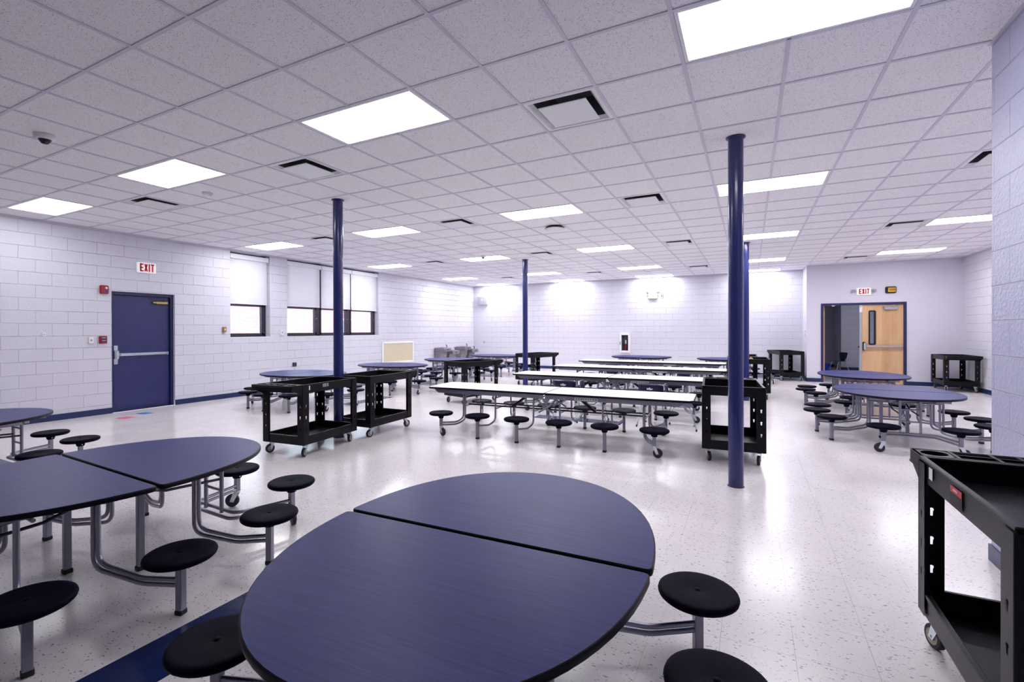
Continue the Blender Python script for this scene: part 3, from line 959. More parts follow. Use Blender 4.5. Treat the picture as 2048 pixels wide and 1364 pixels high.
def make_cart():
    t = bpy.data.objects.new('utility_cart', None); COL.objects.link(t); t.empty_display_size = .1
    ZB, ZT = .14, .735
    O('lower_tray', tray(ZB, ZB + .10), 'cart', t)
    top = O('upper_tray', tray(ZT, ZT + .10), 'cart', t)
    for sx in (-1, 1):
        for sy in (-1, 1):
            g = G()
            th = .004
            wdt = .085
            V, F = holed_plate(0, wdt, ZB + .004, ZT + .085, (.33, .46, .59))
            for plane in ('x', 'y'):
                for off in (0, th):
                    if plane == 'x': vv = [(sx * (CW - u), sy * (CL + .0045 - off), v) for u, v in V]
                    else: vv = [(sx * (CW + .0045 - off), sy * (CL - u), v) for u, v in V]
                    g.add(vv, F)
                e = wdt
                if plane == 'x':
                    x = sx * (CW - e); g.box(min(x, x + sx * .003), max(x, x + sx * .003), min(sy * CL, sy * (CL - .016)), max(sy * CL, sy * (CL - .016)), ZB + .1, ZT)
                else:
                    y = sy * (CL - e); g.box(min(sx * CW, sx * (CW - .016)), max(sx * CW, sx * (CW - .016)), min(y, y + sy * .003), max(y, y + sy * .003), ZB + .1, ZT)
            g.cyl((sx * (CW - .002), sy * (CL - .002), ZB + .004), (sx * (CW - .002), sy * (CL - .002), ZT + .085), .008, 10)
            O('corner_post', g, 'cart', t)
    # handle shelf with moulded holders, at +y
    g = G()
    y0, y1 = CL + .006, CL + .17
    z1 = ZT + .104
    # frame of bars leaving open pockets
    def bar(xa, xb, ya, yb): g.box(xa, xb, ya, yb, z1 - .05, z1)
    bar(-CW, CW, y0, y0 + .012); bar(-CW + .02, CW - .02, y1 - .014, y1)
    g.box(-CW, CW, y0, y1 - .004, z1 - .062, z1 - .052)
    for x in (-.305, -.165, -.02, .075, .17, .290): bar(x - .004, x + .010, y0 + .012, y1 - .014)
    bar(-.165, .17, (y0 + y1) / 2 - .004, (y0 + y1) / 2 + .004)
    # round cup holders
    for cx in (-.235, .232):
        pts = 20; R1 = .052
        V = []; F = []
        cy = (y0 + y1) / 2
        for k in range(pts):
            th = 2 * pi * k / pts; c, s_ = cos(th), sin(th); m = max(abs(c), abs(s_))
            V += [(cx + R1 * c, cy + R1 * s_, z1 - .001), (cx + .062 * c / m, cy + .068 * s_ / m, z1 - .001), (cx + R1 * c, cy + R1 * s_, z1 - .05)]
        for k in range(pts):
            a, b = k * 3, ((k + 1) % pts) * 3
            F += [(a, b, b + 1, a + 1), (a, a + 2, b + 2, b)]
        g.add(V, F)
    # sloping cheeks under the shelf
    for sx in (-1, 1):
        x0, x1 = sx * (CW - .004), sx * (CW - .016)
        q = [(y0 - .004, z1), (y1 - .005, z1), (y1 - .002, z1 - .045), (y0 - .004, z1 - .13)]
        V = [(x0, a, b) for a, b in q] + [(x1, a, b) for a, b in q]
        g.add(V, [(0, 1, 2, 3), (7, 6, 5, 4), (0, 4, 5, 1), (1, 5, 6, 2), (2, 6, 7, 3), (3, 7, 4, 0)])
    g.tube([(-CW + .01, y1 - .01, z1 - .012), (CW - .01, y1 - .01, z1 - .012)], .013, 12)
    O('handle_shelf', g, 'cart', t)
    for i, (sx, sy) in enumerate(((-1, -1), (1, -1), (1, 1), (-1, 1))):
        R, zc, d = .052, .052, .038
        g = G()
        g.box(-.032, .032, -.032, .032, ZB - .006, ZB)
        g.cyl((0, 0, ZB - .02), (0, 0, ZB - .005), .02, 14)
        for s in (-1, 1):
            q = [(.018, ZB - .018), (-.030, ZB - .018), (-.052, zc - .006), (-.026, zc - .012)]
            V = [(s * .021, a, b) for a, b in q] + [(s * .0185, a, b) for a, b in q]
            g.add(V, [(0, 1, 2, 3), (7, 6, 5, 4), (0, 4, 5, 1), (1, 5, 6, 2), (2, 6, 7, 3), (3, 7, 4, 0)])
        g.box(-.021, .021, -.03, .018, ZB - .021, ZB - .017)
        g.cyl((-.024, -d, zc), (.024, -d, zc), .006, 10)
        c = O('castor', g, 'chrome', t, (sx * (CW - .055), sy * (CL - .09), 0))
        c.rotation_euler.z = (.3, -.2, pi - .25, pi + .35)[i]
        g = G(); g.tube([(-.014, -d, zc), (-.011, -d, zc), (.011, -d, zc), (.014, -d, zc)], [R - .006, R, R, R - .006], 28)
        g.tube([(-.0155, -d, zc), (.0155, -d, zc)], R * .66, 20, 1); g.tube([(-.0165, -d, zc), (.0165, -d, zc)], R * .3, 16, 2)
        O('wheel', g, ['rubber', 'tan_wheel', 'dark_steel'], c)
    return t, top

def add_labels(cart, x, y, kind):
    """stickers on the upper tray's long side (side sign x, along y)"""
    z = .735
    xs = x * (CW + .0005)
    def patch(nm, m, y0, y1, z0, z1, par, lift=0.):
        g = G(); a = xs + x * lift; b = a + x * .0008
        g.box(min(a, b), max(a, b), min(y0, y1), max(y0, y1), z0, z1)
        o = O(nm, g, m, par); return o
    d = 1 if y > 0 else -1
    patch('white_sticker', 'paper', y, y - d * .045, z + .035, z + .085, cart)
    if kind == 'red':
        lab = patch('black_label', 'dark', y - d * .26, y - d * .375, z + .008, z + .082, cart)
        lab['label'] = 'small black label with red heading band'
        patch('red_band', 'red_label', y - d * .26, y - d * .375, z + .058, z + .082, lab, .0008)
        g = G()
        a = xs + x * .0018
        for k in range(4):
            yy = y - d * (.29 + k * .011)
            g.box(min(a, a + x * .0004), max(a, a + x * .0004), min(yy, yy - d * .008), max(yy, yy - d * .008), z + .066, z + .074)
        for k in range(5): 
            g.box(min(a, a - x * .0006), max(a, a - x * .0006), min(y - d * .27, y - d * .36), max(y - d * .27, y - d * .36), z + .016 + k * .008, z + .0175 + k * .008, 1)
        O('printed_mark', g, ['paper', 'ink'], lab)
    else:
        for k, (a, b) in enumerate(((.25, .31), (.32, .345))):
            lab = patch('silver_label', 'grey_plastic', y - d * a, y - d * b, z + .048, z + .086, cart)
            g = G()
            for q in range(3):
                aa = xs + x * .0008
                g.box(min(aa, aa + x * .0004), max(aa, aa + x * .0004), min(y - d * (a + .006), y - d * (b - .006)), max(y - d * (a + .006), y - d * (b - .006)), z + .055 + q * .01, z + .059 + q * .01)
            O('printed_mark', g, 'ink', lab)

carts = [
    ((-2.66, 1.415), 180 + 5, 'black two-shelf utility cart in front of the left column, handle shelf toward the viewer', ('b', -1, .40)),
    ((-2.66, 2.55), 2, 'black two-shelf utility cart just behind the left column, handle shelf away', None),
    ((-2.885, 5.66), -17, 'black utility cart turned askew before the drinking fountain side tables', None),
    ((-2.93, 9.10), -17, 'black utility cart standing behind the far left column', None),
    ((2.03, 3.40), 4, 'black utility cart end-on beside the nearest navy column', None),
    ((3.243, -.385), 0, 'black utility cart close up at the right edge with red and black label', ('red', -1, .395)),
    ((2.27, 8.93), 2, 'black utility cart right of the far column with crumpled paper on it', None),
    ((2.06, 10.2), 0, 'black utility cart behind the far column at the white table ends', None),
    ((3.15, 13.40), 16, 'black utility cart in the corner against the back wall', None),
    ((6.55, 12.3), 180, 'black utility cart in the corner right of the double door', None),
]
CP, ctop = make_cart()
allc = []
for i, (p, r, lab, st) in enumerate(carts):
    o = CP if i == 0 else copy_tree(CP)
    allc.append(o)
    o.location = (p[0], p[1], 0); o.rotation_euler = (0, 0, radians(r))
    if i == 5: o.scale = (1, 1, 1.03)
    tag(o, lab, 'cart', 'black plastic utility carts')
add_labels(allc[5], -1, .325, 'red')
add_labels(allc[0], -1, .40, 'silver')

# crumpled paper on the far cart
g = G()
random.seed(3)
for (cx, cy, R) in ((0, 0, .09), (.13, .02, .075), (.06, -.04, .06)):
    n, m = 12, 8
    V = []; F = []
    for i in range(m + 1):
        ph = pi * i / m
        for j in range(n):
            th = 2 * pi * j / n
            r = R * random.uniform(.72, 1.12)
            V.append((cx + r * sin(ph) * cos(th), cy + r * sin(ph) * sin(th), max(R * .62 - r * cos(ph) * .62, 0)))
    for i in range(m):
        for j in range(n): F.append((i * n + j, i * n + (j + 1) % n, (i + 1) * n + (j + 1) % n, (i + 1) * n + j))
    g.add(V, F)
o = O('crumpled_paper', g, 'rag', None, (2.10, 8.56, .746)); o.rotation_euler.z = .1
tag(o, 'crumpled orange-brown paper lying in the tray of the cart by the far column', 'paper')
o.scale = (1, 1, 1.35)

# ------------------------------------------------------------------ school chairs
def make_chair():
    t = bpy.data.objects.new('school_chair', None); COL.objects.link(t); t.empty_display_size = .1
    def shell(rows, nm):
        g = G(); V = []; F = []; n = 9
        for (hw, y, z, bow) in rows:
            for j in range(n):
                u = -1 + 2 * j / (n - 1)
                V.append((hw * u, y - bow * (u * u), z))
        m = len(rows)
        for i in range(m - 1):
            for j in range(n - 1): F.append((i * n + j, i * n + j + 1, (i + 1) * n + j + 1, (i + 1) * n + j))
        g.add(V, F, 0, True)
        o = O(nm, g, 'navy_plastic', t)
        md = o.modifiers.new('thickness', 'SOLIDIFY'); md.thickness = .008
        return o
    # the back of the chair points to +y
    shell([(.15, -.17, .345, -.0), (.18, -.15, .352, -.0), (.185, 0, .345, -.01), (.18, .12, .345, -.01), (.16, .16, .36, .0)], 'seat')
    bk = shell([(.12, .165, .36, .02), (.145, .19, .43, .035), (.165, .205, .50, .04), (.182, .215, .58, .04), (.185, .222, .625, .04), (.165, .225, .645, .035)], 'backrest')
    g = G()     # small white emblem of two lobes on the back
    g.prism([(-.045, .56), (-.03, .575), (-.015, .566), (0, .585), (.02, .58), (.03, .568), (.05, .578), (.045, .548), (.02, .552), (0, .545), (-.025, .548)], 0, .002)
    for i, v in enumerate(g.v): g.v[i] = (v[0], .2275 + v[2], v[1] + .015)
    O('emblem', g, 'paper', bk)
    for s in (-1, 1):
        g = G()
        g.tube(smooth_path([(s * .19, .24, .02), (s * .155, .10, .34), (s * .15, -.12, .34), (s * .18, -.20, .02)], .05, 5), .009, 10)
        g.tube([(s * .150, .10, .33), (s * .12, .175, .42)], .008, 8)
        lg = O('leg', g, 'chrome', t)
        for gx, gy in ((s * .195, .245), (s * .183, -.203)):
            g = G(); g.lathe([(.013, 0), (.013, .03)], 12, 0, (gx, gy, 0)); O('glide', g, 'rubber', lg)
    g = G(); g.cyl((-.15, .08, .335), (.15, .08, .335), .008, 8); g.cyl((-.15, -.10, .335), (.15, -.10, .335), .008, 8); O('cross_rod', g, 'chrome', t)
    return t
CH = make_chair()
chairs = [
    ((-.46, 4.70), 180 + 4, 'navy chair with white emblem, left one between the first and second white tables'),
    ((.02, 4.62), 180 - 80, 'navy chair turned sideways, left one between the first and second white tables'),
    ((.92, 4.74), 180 - 5, 'navy chair with white emblem, right one between the first and second white tables'),
    ((1.31, 4.68), 180 - 80, 'navy chair turned sideways, right one between the first and second white tables'),
    ((-.80, 9.05), 180, 'navy chair standing left behind the third white table'),
    ((.88, 9.05), 175, 'navy chair standing right behind the third white table'),
    ((-1.22, 11.15), 180, 'navy chair standing left behind the farthest white table'),
    ((.45, 11.15), 180, 'navy chair standing right behind the farthest white table'),
    ((4.98, 17.6), -60, 'navy plastic chair in the corridor beyond the open door leaf'),
]
for i, (p, r, lab) in enumerate(chairs):
    o = CH if i == 0 else copy_tree(CH)
    o.location = (p[0], p[1], 0); o.rotation_euler = (0, 0, radians(r))
    if 5 < p[1] < 15: o.scale = (.9, .9, .9)
    tag(o, lab, 'chair', 'navy plastic school chairs')
CH_last = o
g = G(); g.bbox(-.10, .10, -.12, .12, 0, .26, .01); g.bbox(-.13, .13, -.15, .15, .24, .27, .008)
o = O('storage_bin', g, 'bright_blue', None, (4.56, 17.3, 0)); tag(o, 'bright blue plastic bin on the corridor floor beyond the open door', 'bin')

# ------------------------------------------------------------------ letters
def letters(word, h, mat, parent, origin, ux, uz, nrm, depth=.003, wr=.52, sw=.2, name='lettering', gap=.16):
    """stroke letters; ux,uz = unit vectors of writing direction and up"""
    S = {'E': [((0, 0), (0, 1)), ((0, 0), (1, 0)), ((0, .5), (.85, .5)), ((0, 1), (1, 1))],
         'X': [((0, 0), (1, 1)), ((0, 1), (1, 0))], 'I': [((.5, 0), (.5, 1))], 'T': [((.5, 0), (.5, 1)), ((0, 1), (1, 1))]}
    g = G(); x = 0
    ux, uz, nrm = Vector(ux), Vector(uz), Vector(nrm); o0 = Vector(origin)
    s = sw * h * .5
    for ch in word:
        w = h * wr * (.45 if ch == 'I' else 1)
        for (a, b) in S[ch]:
            A = Vector((x + s + a[0] * (w - 2 * s), s + a[1] * (h - 2 * s))); B = Vector((x + s + b[0] * (w - 2 * s), s + b[1] * (h - 2 * s)))
            d = (B - A).normalized(); n = Vector((-d.y, d.x)) * s; e = d * s
            if ch == 'X': e = d * s * .6
            q = [A - e - n, B + e - n, B + e + n, A - e + n]
            V = [o0 + ux * p.x + uz * p.y + nrm * k for k in (0, depth) for p in q]
            g.add(V, [(0, 1, 2, 3), (7, 6, 5, 4), (0, 4, 5, 1), (1, 5, 6, 2), (2, 6, 7, 3), (3, 7, 4, 0)])
        x += w + h * gap
    return O(name, g, mat, parent)

# ------------------------------------------------------------------ left wall: door
g = G()
fr = .05
x0, x1 = LX - .155, LX - .075
y0, y1, z1 = DO[0], DO[1], DO[3]
t = bpy.data.objects.new('door_1', None); COL.objects.link(t); t['kind'] = 'structure'
g.box(x0, x1 + .02, y0, y0 + fr, 0, z1); g.box(x0, x1 + .02, y1 - fr, y1, 0, z1); g.box(x0, x1 + .02, y0 + fr, y1 - fr, z1 - .055, z1)
O('door_frame', g, 'blue_frame', t)
g = G(); g.bbox(x0 + .01, x0 + .055, y0 + fr + .004, y1 - fr - .004, .012, z1 - .06, .003)
leaf = O('door_leaf', g, 'blue_door', t)
xf = x0 + .055
g = G(); g.box(xf, xf + .02, y0 + .075, y1 - .075, 1.005, 1.055); g.bbox(xf + .02, xf + .05, y0 + .16, y1 - .10, 1.010, 1.050, .006)
g.box(xf, xf + .05, y1 - .12, y1 - .10, 1.0, 1.06)
O('push_bar', g, 'chrome', t)
g = G(); g.bbox(xf, xf + .028, y0 + .06, y0 + .125, .86, 1.20, .003)
g.bbox(xf + .02, xf + .085, y0 + .058, y0 + .135, .95, 1.115, .02)
O('latch_case', g, 'chrome', t)
g = G(); g.bbox(xf, xf + .05, y1 - .30, y1 - .09, z1 - .195, z1 - .145, .008); g.cyl((xf + .03, y1 - .36, z1 - .17), (xf + .03, y1 - .12, z1 - .17), .02, 12)
O('door_closer', g, 'brass', t)
g = G(); g.box(xf + .04, xf + .05, y1 - .42, y1 - .12, z1 - .105, z1 - .095); g.cyl((xf + .03, y1 - .14, z1 - .15), (xf + .03, y1 - .14, z1 - .09), .010, 8)
O('closer_arm', g, 'dark_steel', t)
g = G(); g.box(LX - .3, LX - .02, y0, y1, 0, .012); struct('trim_7', g, 'dark_steel')
g = G(); g.box(LX - .34, LX - .29, y0 - .3, y1 + .3, 0, 2.6); struct('wall_left_door_backing', g, 'dark')

# exit sign over the navy door
t = thing('exit_sign', 'white EXIT sign with red letters on the wall above the navy door', 'exit sign', (LX, 2.09, 2.645))
g = G(); g.bbox(0, .05, -.155, .155, -.095, .095, .008); O('housing', g, 'exit_face', t)
letters('EXIT', .148, 'letter_red', t, (.0502, -.118, -.074), (0, 1, 0), (0, 0, 1), (1, 0, 0), .003, .40, .17, 'lettering', .08)
# fire alarm devices
t = thing('fire_alarm_strobe', 'red fire alarm strobe left of the navy door, near its top', 'fire alarm', (LX, 1.425, 2.19))
g = G(); g.bbox(0, .05, -.065, .065, -.075, .075, .015); O('housing', g, 'red', t)
g = G(); g.lathe([(.02, 0), (.018, .012)], 14, 0, (0, 0, 0), True, Matrix.Translation((.05, .022, .028)) @ Matrix.Rotation(pi / 2, 4, 'Y')); O('strobe_lens', g, 'white_plastic', t)
g = G(); g.lathe([(.016, 0), (.015, .006)], 14, 0, (0, 0, 0), True, Matrix.Translation((.05, .028, -.028)) @ Matrix.Rotation(pi / 2, 4, 'Y')); O('blue_tag', g, 'bright_blue', t)
t = thing('fire_pull_station', 'red fire alarm pull box beside the navy door latch', 'fire alarm', (LX, 1.405, 1.31))
g = G(); g.bbox(0, .045, -.055, .055, -.065, .065, .006); O('housing', g, 'red', t)
g = G(); g.bbox(.045, .05, -.035, .038, -.03, .045, .004); O('panel', g, 'ink', t)
g = G(); g.box(.05, .056, -.025, .027, .03, .04); g.box(.05, .056, -.025, .027, -.02, -.012); O('pull_handle', g, 'white_plastic', t)
def wallbox(name, label, cat, y, z, hw, hh, d, m, m2=None, x=LX):
    t = thing(name, label, cat, (x, y, z))
    g = G(); g.bbox(0, d, -hw, hw, -hh, hh, .004); O('housing', g, m, t)
    g = G(); g.box(d, d + .004, -hw * .4, hw * .4, -hh * .3, hh * .3); O('face', g, m2 or m, t)
    return t
wallbox('light_switch', 'white switch box left of the red pull box', 'switch', 1.235, 1.305, .035, .055, .03, 'white_plastic', 'grey_plastic')
wallbox('wall_sensor', 'tiny white sensor on the bare wall far left of the navy door', 'sensor', .615, 1.41, .022, .03, .02, 'white_plastic', 'grey_plastic')
wallbox('switch_plate', 'brass-coloured switch plate just left of the single window', 'switch', 3.59, 1.49, .035, .055, .05, 'brass', 'white_plastic')
wallbox('thermostat', 'white thermostat between the single and the triple window', 'thermostat', 5.03, 1.42, .045, .065, .03, 'white_plastic', 'grey_plastic')
wallbox('wall_outlet', 'small dark wall outlet low under the triple window', 'outlet', 5.38, .62, .045, .05, .05, 'ink', 'dark')

# ------------------------------------------------------------------ windows
def window(nm, y0, y1, z0, z1, n, shade_z):
    t = bpy.data.objects.new(nm, None); COL.objects.link(t); t['kind'] = 'structure'
    xo, xi = LX - .24, LX - .16
    g = G(); f = .06
    g.box(xo, xi, y0, y1, z0, z0 + .05); g.box(xo, xi, y0, y1, z1 - .05, z1)
    g.box(xo, xi, y0, y0 + f, z0, z1); g.box(xo, xi, y1 - f, y1, z0, z1)
    ws = (y1 - y0) / n
    for k in range(1, n): g.box(xo, xi, y0 + k * ws - .05, y0 + k * ws + .05, z0, z1)
    O('window_frame', g, 'frame_brown', t)
    for k in range(n):
        a, b = y0 + k * ws + .06, y0 + (k + 1) * ws - .06
        g = G()
        g.box(xo + .02, xi + .015, a, a + .035, z0 + .05, z1 - .05); g.box(xo + .02, xi + .015, b - .06, b, z0 + .05, z1 - .05)
        g.box(xo + .02, xi + .015, a, b, z0 + .05, z0 + .095); g.box(xo + .02, xi + .015, a, b, 2.02, 2.07)
        sa = O('sash', g, 'frame_brown', t)
        g = G(); g.box(xo + .035, xo + .041, a + .03, b - .05, z0 + .09, z1 - .05); O('pane', g, 'glass', sa)
        if n > 1:
            g = G(); g.cyl((xi + .015, b - .02, 1.78), (xi + .03, b - .02, 1.78), .012, 10); O('latch', g, 'chrome', t)
    return t
window('window_1', W1[0], W1[1], W1[2], W1[3], 1, 2.06)
window('window_2', W2[0], W2[1], W2[2], W2[3], 3, 2.06)
g = G()   # painted sills
g.box(LX - .16, LX, W1[0], W1[1], W1[2] - .001, W1[2] + .012); g.box(LX - .16, LX, W2[0], W2[1], W2[2] - .001, W2[2] + .012)
struct('trim_8', g, 'white_paint')
def shade(y0, y1, zt, zb, label, side_gap=True):
    t = thing('roller_shade', label, 'window shade', (LX - .05, (y0 + y1) / 2, zt), 0, 'white roller shades on the windows')
    hw = (y1 - y0) / 2
    g = G(); g.bbox(-.05, .035, -hw, hw, -.105, -.002, .006); O('cassette', g, 'white_paint', t)
    g = G(); g.add([(-.02, -hw + .012, -.10), (-.02, hw - .012, -.10), (-.02, hw - .012, zb - zt), (-.02, -hw + .012, zb - zt)], [(0, 1, 2, 3)]); O('fabric', g, 'blind', t)
    g = G(); g.tube([(-.02, -hw + .012, zb - zt), (-.02, hw - .012, zb - zt)], .009, 10); O('hem_bar', g, 'white_paint', t)
    return t
shade(W1[0] + .015, W1[1] - .02, W1[3] - .045, 2.07, 'white roller shade half lowered over the single window')
ws = (W2[1] - W2[0]) / 3
for k, nmx in enumerate(('left', 'middle', 'right')):
    shade(W2[0] + k * ws + .012, W2[0] + (k + 1) * ws - .012, W2[3] - .05, 2.075 - .01 * k, 'white roller shade half lowered, %s of the three in the triple window' % nmx)

# outside
t = thing('brick_building', 'sunlit red brick building outside the windows', 'building', (-17, 6, 0))
g = G(); g.box(-.4, 0, -14, 22, -.5, 2.55); O('wall', g, 'brick', t)
g = G(); g.box(-.45, .08, -14, 22, 2.55, 2.72); O('parapet', g, 'red_tape', t)
for yy in (-6.4, -2.6, 1.2, 5.0, 9.5):
    g = G(); g.box(0, .02, yy, yy + 1.5, .7, 2.1); wn = O('window', g, 'white_paint', t)
    g = G(); g.box(.02, .03, yy + .1, yy + .7, .8, 2.0); g.box(.02, .03, yy + .8, yy + 1.4, .8, 2.0); O('pane', g, 'grey_plastic', wn)
g = G(); g.box(-30, LX - .35, -20, 40, -.15, -.05); struct('pavement', g, 'asphalt')

# wall grille
t = thing('wall_grille', 'beige slatted air grille in a white frame low on the window wall', 'grille', (LX, 9.36, .755))
g = G()
hw, hh = .775, .35
g.bbox(0, .03, -hw, -hw + .06, -hh, hh, .004); g.bbox(0, .03, hw - .06, hw, -hh, hh, .004); g.bbox(0, .03, -hw + .06, hw - .06, hh - .06, hh, .004); g.bbox(0, .03, -hw + .06, hw - .06, -hh, -hh + .06, .004)
O('frame', g, 'white_paint', t)
g = G()
for k in range(24):
    z = -hh + .07 + k * .0245
    g.add([(.004, -hw + .06, z), (.004, hw - .06, z), (.018, hw - .06, z + .02), (.018, -hw + .06, z + .02)], [(0, 1, 2, 3)])
g.box(0, .003, -hw + .06, hw - .06, -hh + .06, hh - .06)
O('slats', g, 'beige', t)

# drinking fountains
def fountain(y, label):
    t = thing('drinking_fountain', label, 'drinking fountain', (LX, y, 0), 0, 'two-level steel drinking fountains')
    def unit(yc, zt, nm, w=.23):
        g = G()
        g.bbox(0.012, .46, yc - w, yc + w, zt - .13, zt, .02)
        q = [(.012, zt - .13), (.30, zt - .13), (.26, zt - .34), (.18, zt - .52), (.012, zt - .52)]
        V = [(a, yc - w + .02, b) for a, b in q] + [(a, yc + w - .02, b) for a, b in q]
        n = 5
        g.add(V, [tuple(range(n)), tuple(range(n, 2 * n))[::-1]] + [(i, i + n, (i + 1) % n + n, (i + 1) % n) for i in range(n)])
        o = O(nm, g, 'stainless', t)
        g = G(); g.lathe([(.10, 0), (.13, .008), (.15, .012)], 20, 0, (.25, yc, zt - .002)); O('bowl_rim', g, 'steel', o)
        g = G(); g.tube(smooth_path([(.30, yc + w * .7, zt), (.30, yc + w * .7, zt + .09), (.26, yc + w * .7, zt + .10)], .03), .013, 10); O('bubbler', g, 'dark', o)
        g = G(); g.box(.46, .466, yc - .05, yc + .05, zt - .08, zt - .05); O('push_button', g, 'dark_steel', o)
    unit(0, .83, 'high_basin'); unit(.55, .72, 'low_basin')
fountain(11.55, 'grey steel two-level drinking fountain, left one of the pair on the window wall')
fountain(12.95, 'grey steel two-level drinking fountain, right one of the pair next to the corner')

# ------------------------------------------------------------------ back wall items
def yface(name, label, cat, x, z, hw, hh, d, m, wy=BY):
    t = thing(name, label, cat, (x, wy, z)); g = G(); g.bbox(-hw, hw, -d, 0, -hh, hh, .006); O('housing', g, m, t); return t
t = yface('speaker_box', 'square grey metal box high in the left corner of the back wall', 'wall speaker', -7.40, 2.645, .21, .165, .12, 'grey_plastic')
g = G(); g.box(-.02, .02, -.124, -.12, .01, .07); O('badge', g, 'white_plastic', t)
yface('wall_sensor', 'tiny white sensor low on the back wall near the left corner', 'sensor', -7.36, .98, .03, .03, .03, 'grey_plastic')
t = yface('emergency_light', 'beige emergency light with two lamp heads high on the back wall', 'emergency light', -.72, 2.60, .15, .075, .08, 'beige_lamp')
for s in (-1, 1):
    g = G(); g.cyl((s * .11, -.04, .075), (s * .15, -.05, .12), .012, 8); mtx = Matrix.Translation((s * .18, -.05, .15)) @ Matrix.Rotation(-s * .7, 4, 'Y') @ Matrix.Rotation(pi / 2, 4, 'X')
    g.lathe([(.02, -.03), (.05, .03), (.052, .04)], 16, 0, (0, 0, 0), True, mtx); O('lamp_head', g, 'grey_plastic', t)
t = yface('wall_hook', 'small black and white bracket beside the emergency light', 'bracket', -.42, 2.60, .03, .06, .03, 'white_plastic')
g = G(); g.box(-.02, .0, -.05, -.03, .02, .05); g.box(-.025, 0, -.05, -.03, -.02, .005); g.tube([(.04, -.02, .06), (.03, -.02, -.03), (.01, -.02, -.06)], .006, 8); O('clip', g, 'dark', t)
t = thing('fire_extinguisher_cabinet', 'white cabinet with glass front holding an extinguisher on the back wall', 'cabinet', (-1.66, BY, 1.0))
g = G(); hw, hh, d = .17, .335, .13
g.box(-hw, hw, -.012, 0, -hh, hh); g.bbox(-hw, -hw + .055, -d, -.012, -hh, hh, .004); g.bbox(hw - .055, hw, -d, -.012, -hh, hh, .004); g.bbox(-hw + .055, hw - .055, -d, -.012, hh - .06, hh, .004); g.bbox(-hw + .055, hw - .055, -d, -.012, -hh, -hh + .07, .004)
O('housing', g, 'white_paint', t)
g = G(); g.box(-hw + .055, hw - .055, -.02, -.013, -hh + .07, hh - .06); O('back_panel', g, 'ink', t)
g = G(); g.box(-hw + .055, hw - .055, -d + .01, -d + .014, -hh + .07, hh - .06); O('pane', g, 'glass', t)
g = G(); g.box(-hw + .005, -hw + .02, -d - .02, -d, -.06, .04); O('latch', g, 'dark', t)
t = thing('fire_extinguisher', 'red fire extinguisher with white tag inside the glass-front cabinet', 'fire extinguisher', (-1.63, BY - .07, 1.0 - .265))
g = G(); g.lathe([(.038, 0), (.042, .01), (.042, .27), (.03, .31), (.014, .33)], 20); O('cylinder', g, 'red', t)
g = G(); g.box(-.02, .02, -.02, .02, .33, .37); g.tube([(0, 0, .37), (.05, 0, .41)], .01, 8); g.tube([(-.02, 0, .35), (-.055, 0, .28), (-.055, 0, .14)], .008, 8); O('valve', g, 'dark', t)
g = G(); g.box(-.025, .03, -.046, -.044, .24, .37); O('tag', g, 'paper', t)
g = G(); g.lathe([(.013, 0), (.013, .003)], 14, 0, (0, 0, 0), True, Matrix.Translation((0, -.043, .14)) @ Matrix.Rotation(pi / 2, 4, 'X')); O('round_label', g, 'yellow', t)
wb = thing('light_switch', 'pair of small switches on the side wall of the corner recess', 'switch', (AX - .0, DY + .30, 1.32))
for k in (0, 1):
    g = G(); g.bbox(-.012, 0, -.03, .03, -.03 + k * .09, .02 + k * .09, .003); O('toggle_plate', g, 'grey_plastic', wb)

# ------------------------------------------------------------------ double door
t = bpy.data.objects.new('door_2', None); COL.objects.link(t); t['kind'] = 'structure'
xa, xb, zt = DD[0], DD[1], DD[3]
g = G(); f = .055
g.box(xa, xa + f, DY - .02, DY + .15, 0, zt); g.box(xb - f, xb, DY - .02, DY + .15, 0, zt); g.box(xa + f, xb - f, DY - .02, DY + .15, zt - f, zt)
O('door_frame', g, 'blue_frame', t)
xm = 4.865
g = G(); g.bbox(xm - .03, xm + .03, DY + .02, DY + .09, 0, zt - f, .004); ml = O('mullion', g, 'grey_plastic', t)
g = G(); g.box(xm - .032, xm + .032, DY + .012, DY + .02, zt - f - .2, zt - f - .01); st = O('strike_cover', g, 'white_plastic', t)
g = G(); g.tube([(xm + .012 * cos(a * .7), DY + .010, zt - f - .05 + .018 * sin(a * .7)) for a in range(9)], .003, 6, 0, False, None, True); O('printed_mark', g, 'dark', st)
g = G(); la, lb_ = xm + .032, xb - f - .003
gl0, gl1, gz0, gz1 = 5.055, 5.175, 1.06, 1.94
yy0, yy1 = DY + .035, DY + .08
grid_wall([la, gl0, gl1, lb_], [.01, gz0, gz1, zt - f - .004], [(gl0, gl1, gz0, gz1)], lambda a, b, c, d: g.box(a, b, yy0, yy1, c, d))
O('door_leaf', g, 'wood', t)
g = G(); e = .03
g.box(gl0 - e * .2, gl1 + e * .2, yy0 - .01, yy1 + .01, gz0 - .02, gz0 + .015); g.box(gl0 - e * .2, gl1 + e * .2, yy0 - .01, yy1 + .01, gz1 - .015, gz1 + .02)
g.box(gl0 - .02, gl0 + .015, yy0 - .01, yy1 + .01, gz0, gz1); g.box(gl1 - .015, gl1 + .02, yy0 - .01, yy1 + .01, gz0, gz1)
vf = O('vision_frame', g, 'dark', t)
g = G(); g.box(gl0 + .015, gl1 - .015, DY + .055, DY + .06, gz0 + .015, gz1 - .015); O('pane', g, 'glass', vf)
g = G(); g.tube([(la + .08, DY - .03, 1.0), (lb_ - .02, DY - .03, 1.0)], .024, 14); g.bbox(lb_ - .05, lb_ - .02, DY - .045, yy0, .97, 1.03, .004); g.tube([(la + .50, DY - .03, 1.0), (lb_ - .02, DY - .03, 1.0)], .027, 14)
O('push_bar', g, 'grey_plastic', t)
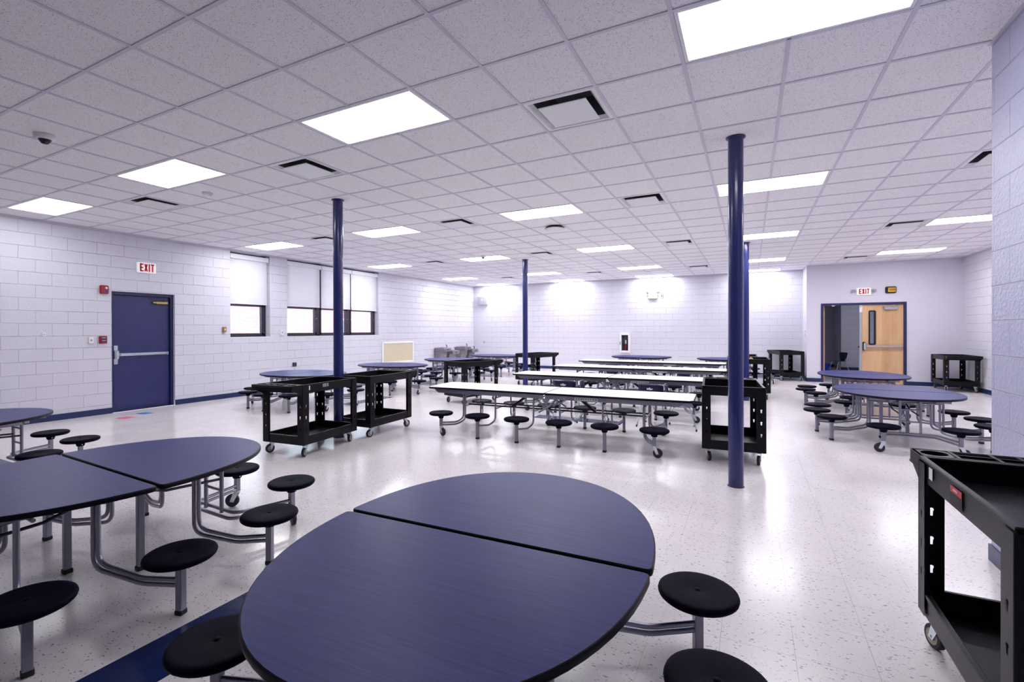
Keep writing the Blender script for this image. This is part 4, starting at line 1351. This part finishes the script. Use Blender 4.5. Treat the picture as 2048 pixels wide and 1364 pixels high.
g = G(); g.bbox(la + .025, la + .085, DY - .06, yy0, .90, 1.10, .02); O('latch_case', g, 'chrome', t)
g = G(); g.bbox(la + .01, la + .05, DY - .035, yy0, .89, 1.12, .01); O('latch_plate', g, 'dark', t)
g = G(); g.bbox(5.36, 5.64, DY - .03, yy0, zt - .20, zt - .115, .008); g.box(5.30, 5.60, DY - .035, DY - .025, zt - .10, zt - .085); g.cyl((5.56, DY - .03, zt - .115), (5.56, DY - .03, zt - .075), .022, 12)
O('door_closer', g, 'grey_plastic', t)
g = G(); g.lathe([(.02, 0), (.045, .02), (.05, .03)], 14, 0, (4.25, DY + .02, zt - f - .03)); O('overhead_stop', g, 'white_plastic', t)
g = G(); g.box(xa + f + .005, xa + f + .05, DY + .15, DY + 1.03, .01, zt - f); O('door_leaf', g, 'wood', t)
g = G(); g.cyl((xa + f + .07, DY + .22, 1.0), (xa + f + .07, DY + .95, 1.0), .018, 12); O('push_bar', g, 'grey_plastic', t)
g = G(); g.cyl((xm - .055, DY + .05, .98), (xm - .03, DY + .05, .98), .02, 12); O('strike', g, 'dark', t)

t = thing('exit_sign', 'white EXIT sign with red letters and side lamps above the double door', 'exit sign', (4.92, DY, 2.47))
g = G(); g.bbox(-.155, .155, -.05, 0, -.095, .095, .008); O('housing', g, 'exit_face', t)
letters('EXIT', .14, 'letter_red', t, (-.105, -.0502, -.07), (1, 0, 0), (0, 0, 1), (0, -1, 0), .003, .40, .17, 'lettering', .08)
for s in (-1, 1):
    g = G(); g.cyl((s * .155, -.03, .02), (s * .19, -.04, .02), .014, 8); g.bbox(s * .23 - .04, s * .23 + .04, -.09, -.01, -.015, .055, .012); O('lamp_head', g, 'grey_plastic', t)
t = thing('wall_display', 'black wall display with yellow face right of the EXIT sign', 'display', (5.495, DY, 2.49))
g = G(); g.bbox(-.115, .115, -.06, 0, -.085, .085, .02); O('housing', g, 'dark', t)
g = G(); g.bbox(-.06, .10, -.066, -.055, -.055, .055, .006); O('yellow_face', g, 'yellow', t)
g = G(); g.box(-.04, .09, -.068, -.066, -.02, .028); sc_ = O('screen', g, 'dark', t)
g = G()
for k in range(5): g.box(-.032 + k * .024, -.017 + k * .024, -.0695, -.068, -.008, .016)
O('printed_mark', g, 'yellow', sc_)

# floor tape squares by the navy door
def quadfloor(name, pts, m, label):
    g = G(); g.prism(pts, .0, .0012); o = O(name, g, m); tag(o, label, 'floor tape')
quadfloor('floor_tape', [(-7.22, 1.30), (-6.98, 1.33), (-7.0, 1.52), (-7.24, 1.49)], 'red_tape', 'faded red square of tape on the floor before the navy door')
quadfloor('floor_tape', [(-7.42, 1.70), (-7.2, 1.73), (-7.22, 1.90), (-7.44, 1.87)], 'blue_tape', 'blue square of tape on the floor before the navy door')

# unseen fill lamp, added to brighten the corridor beyond the door
t = thing('corridor_fill_light', 'added unseen fill lamp in the corridor beyond the double door', 'ceiling light', (5.2, 16.2, 2.7))
g = G(); g.box(-.3, .3, -.6, .6, -.03, 0); O('frame', g, 'white_paint', t)
g = G(); g.box(-.28, .28, -.58, .58, -.034, -.03); O('diffuser', g, emit('corridor_fill_glow', (1, .97, 1, 1), 2.2), t)
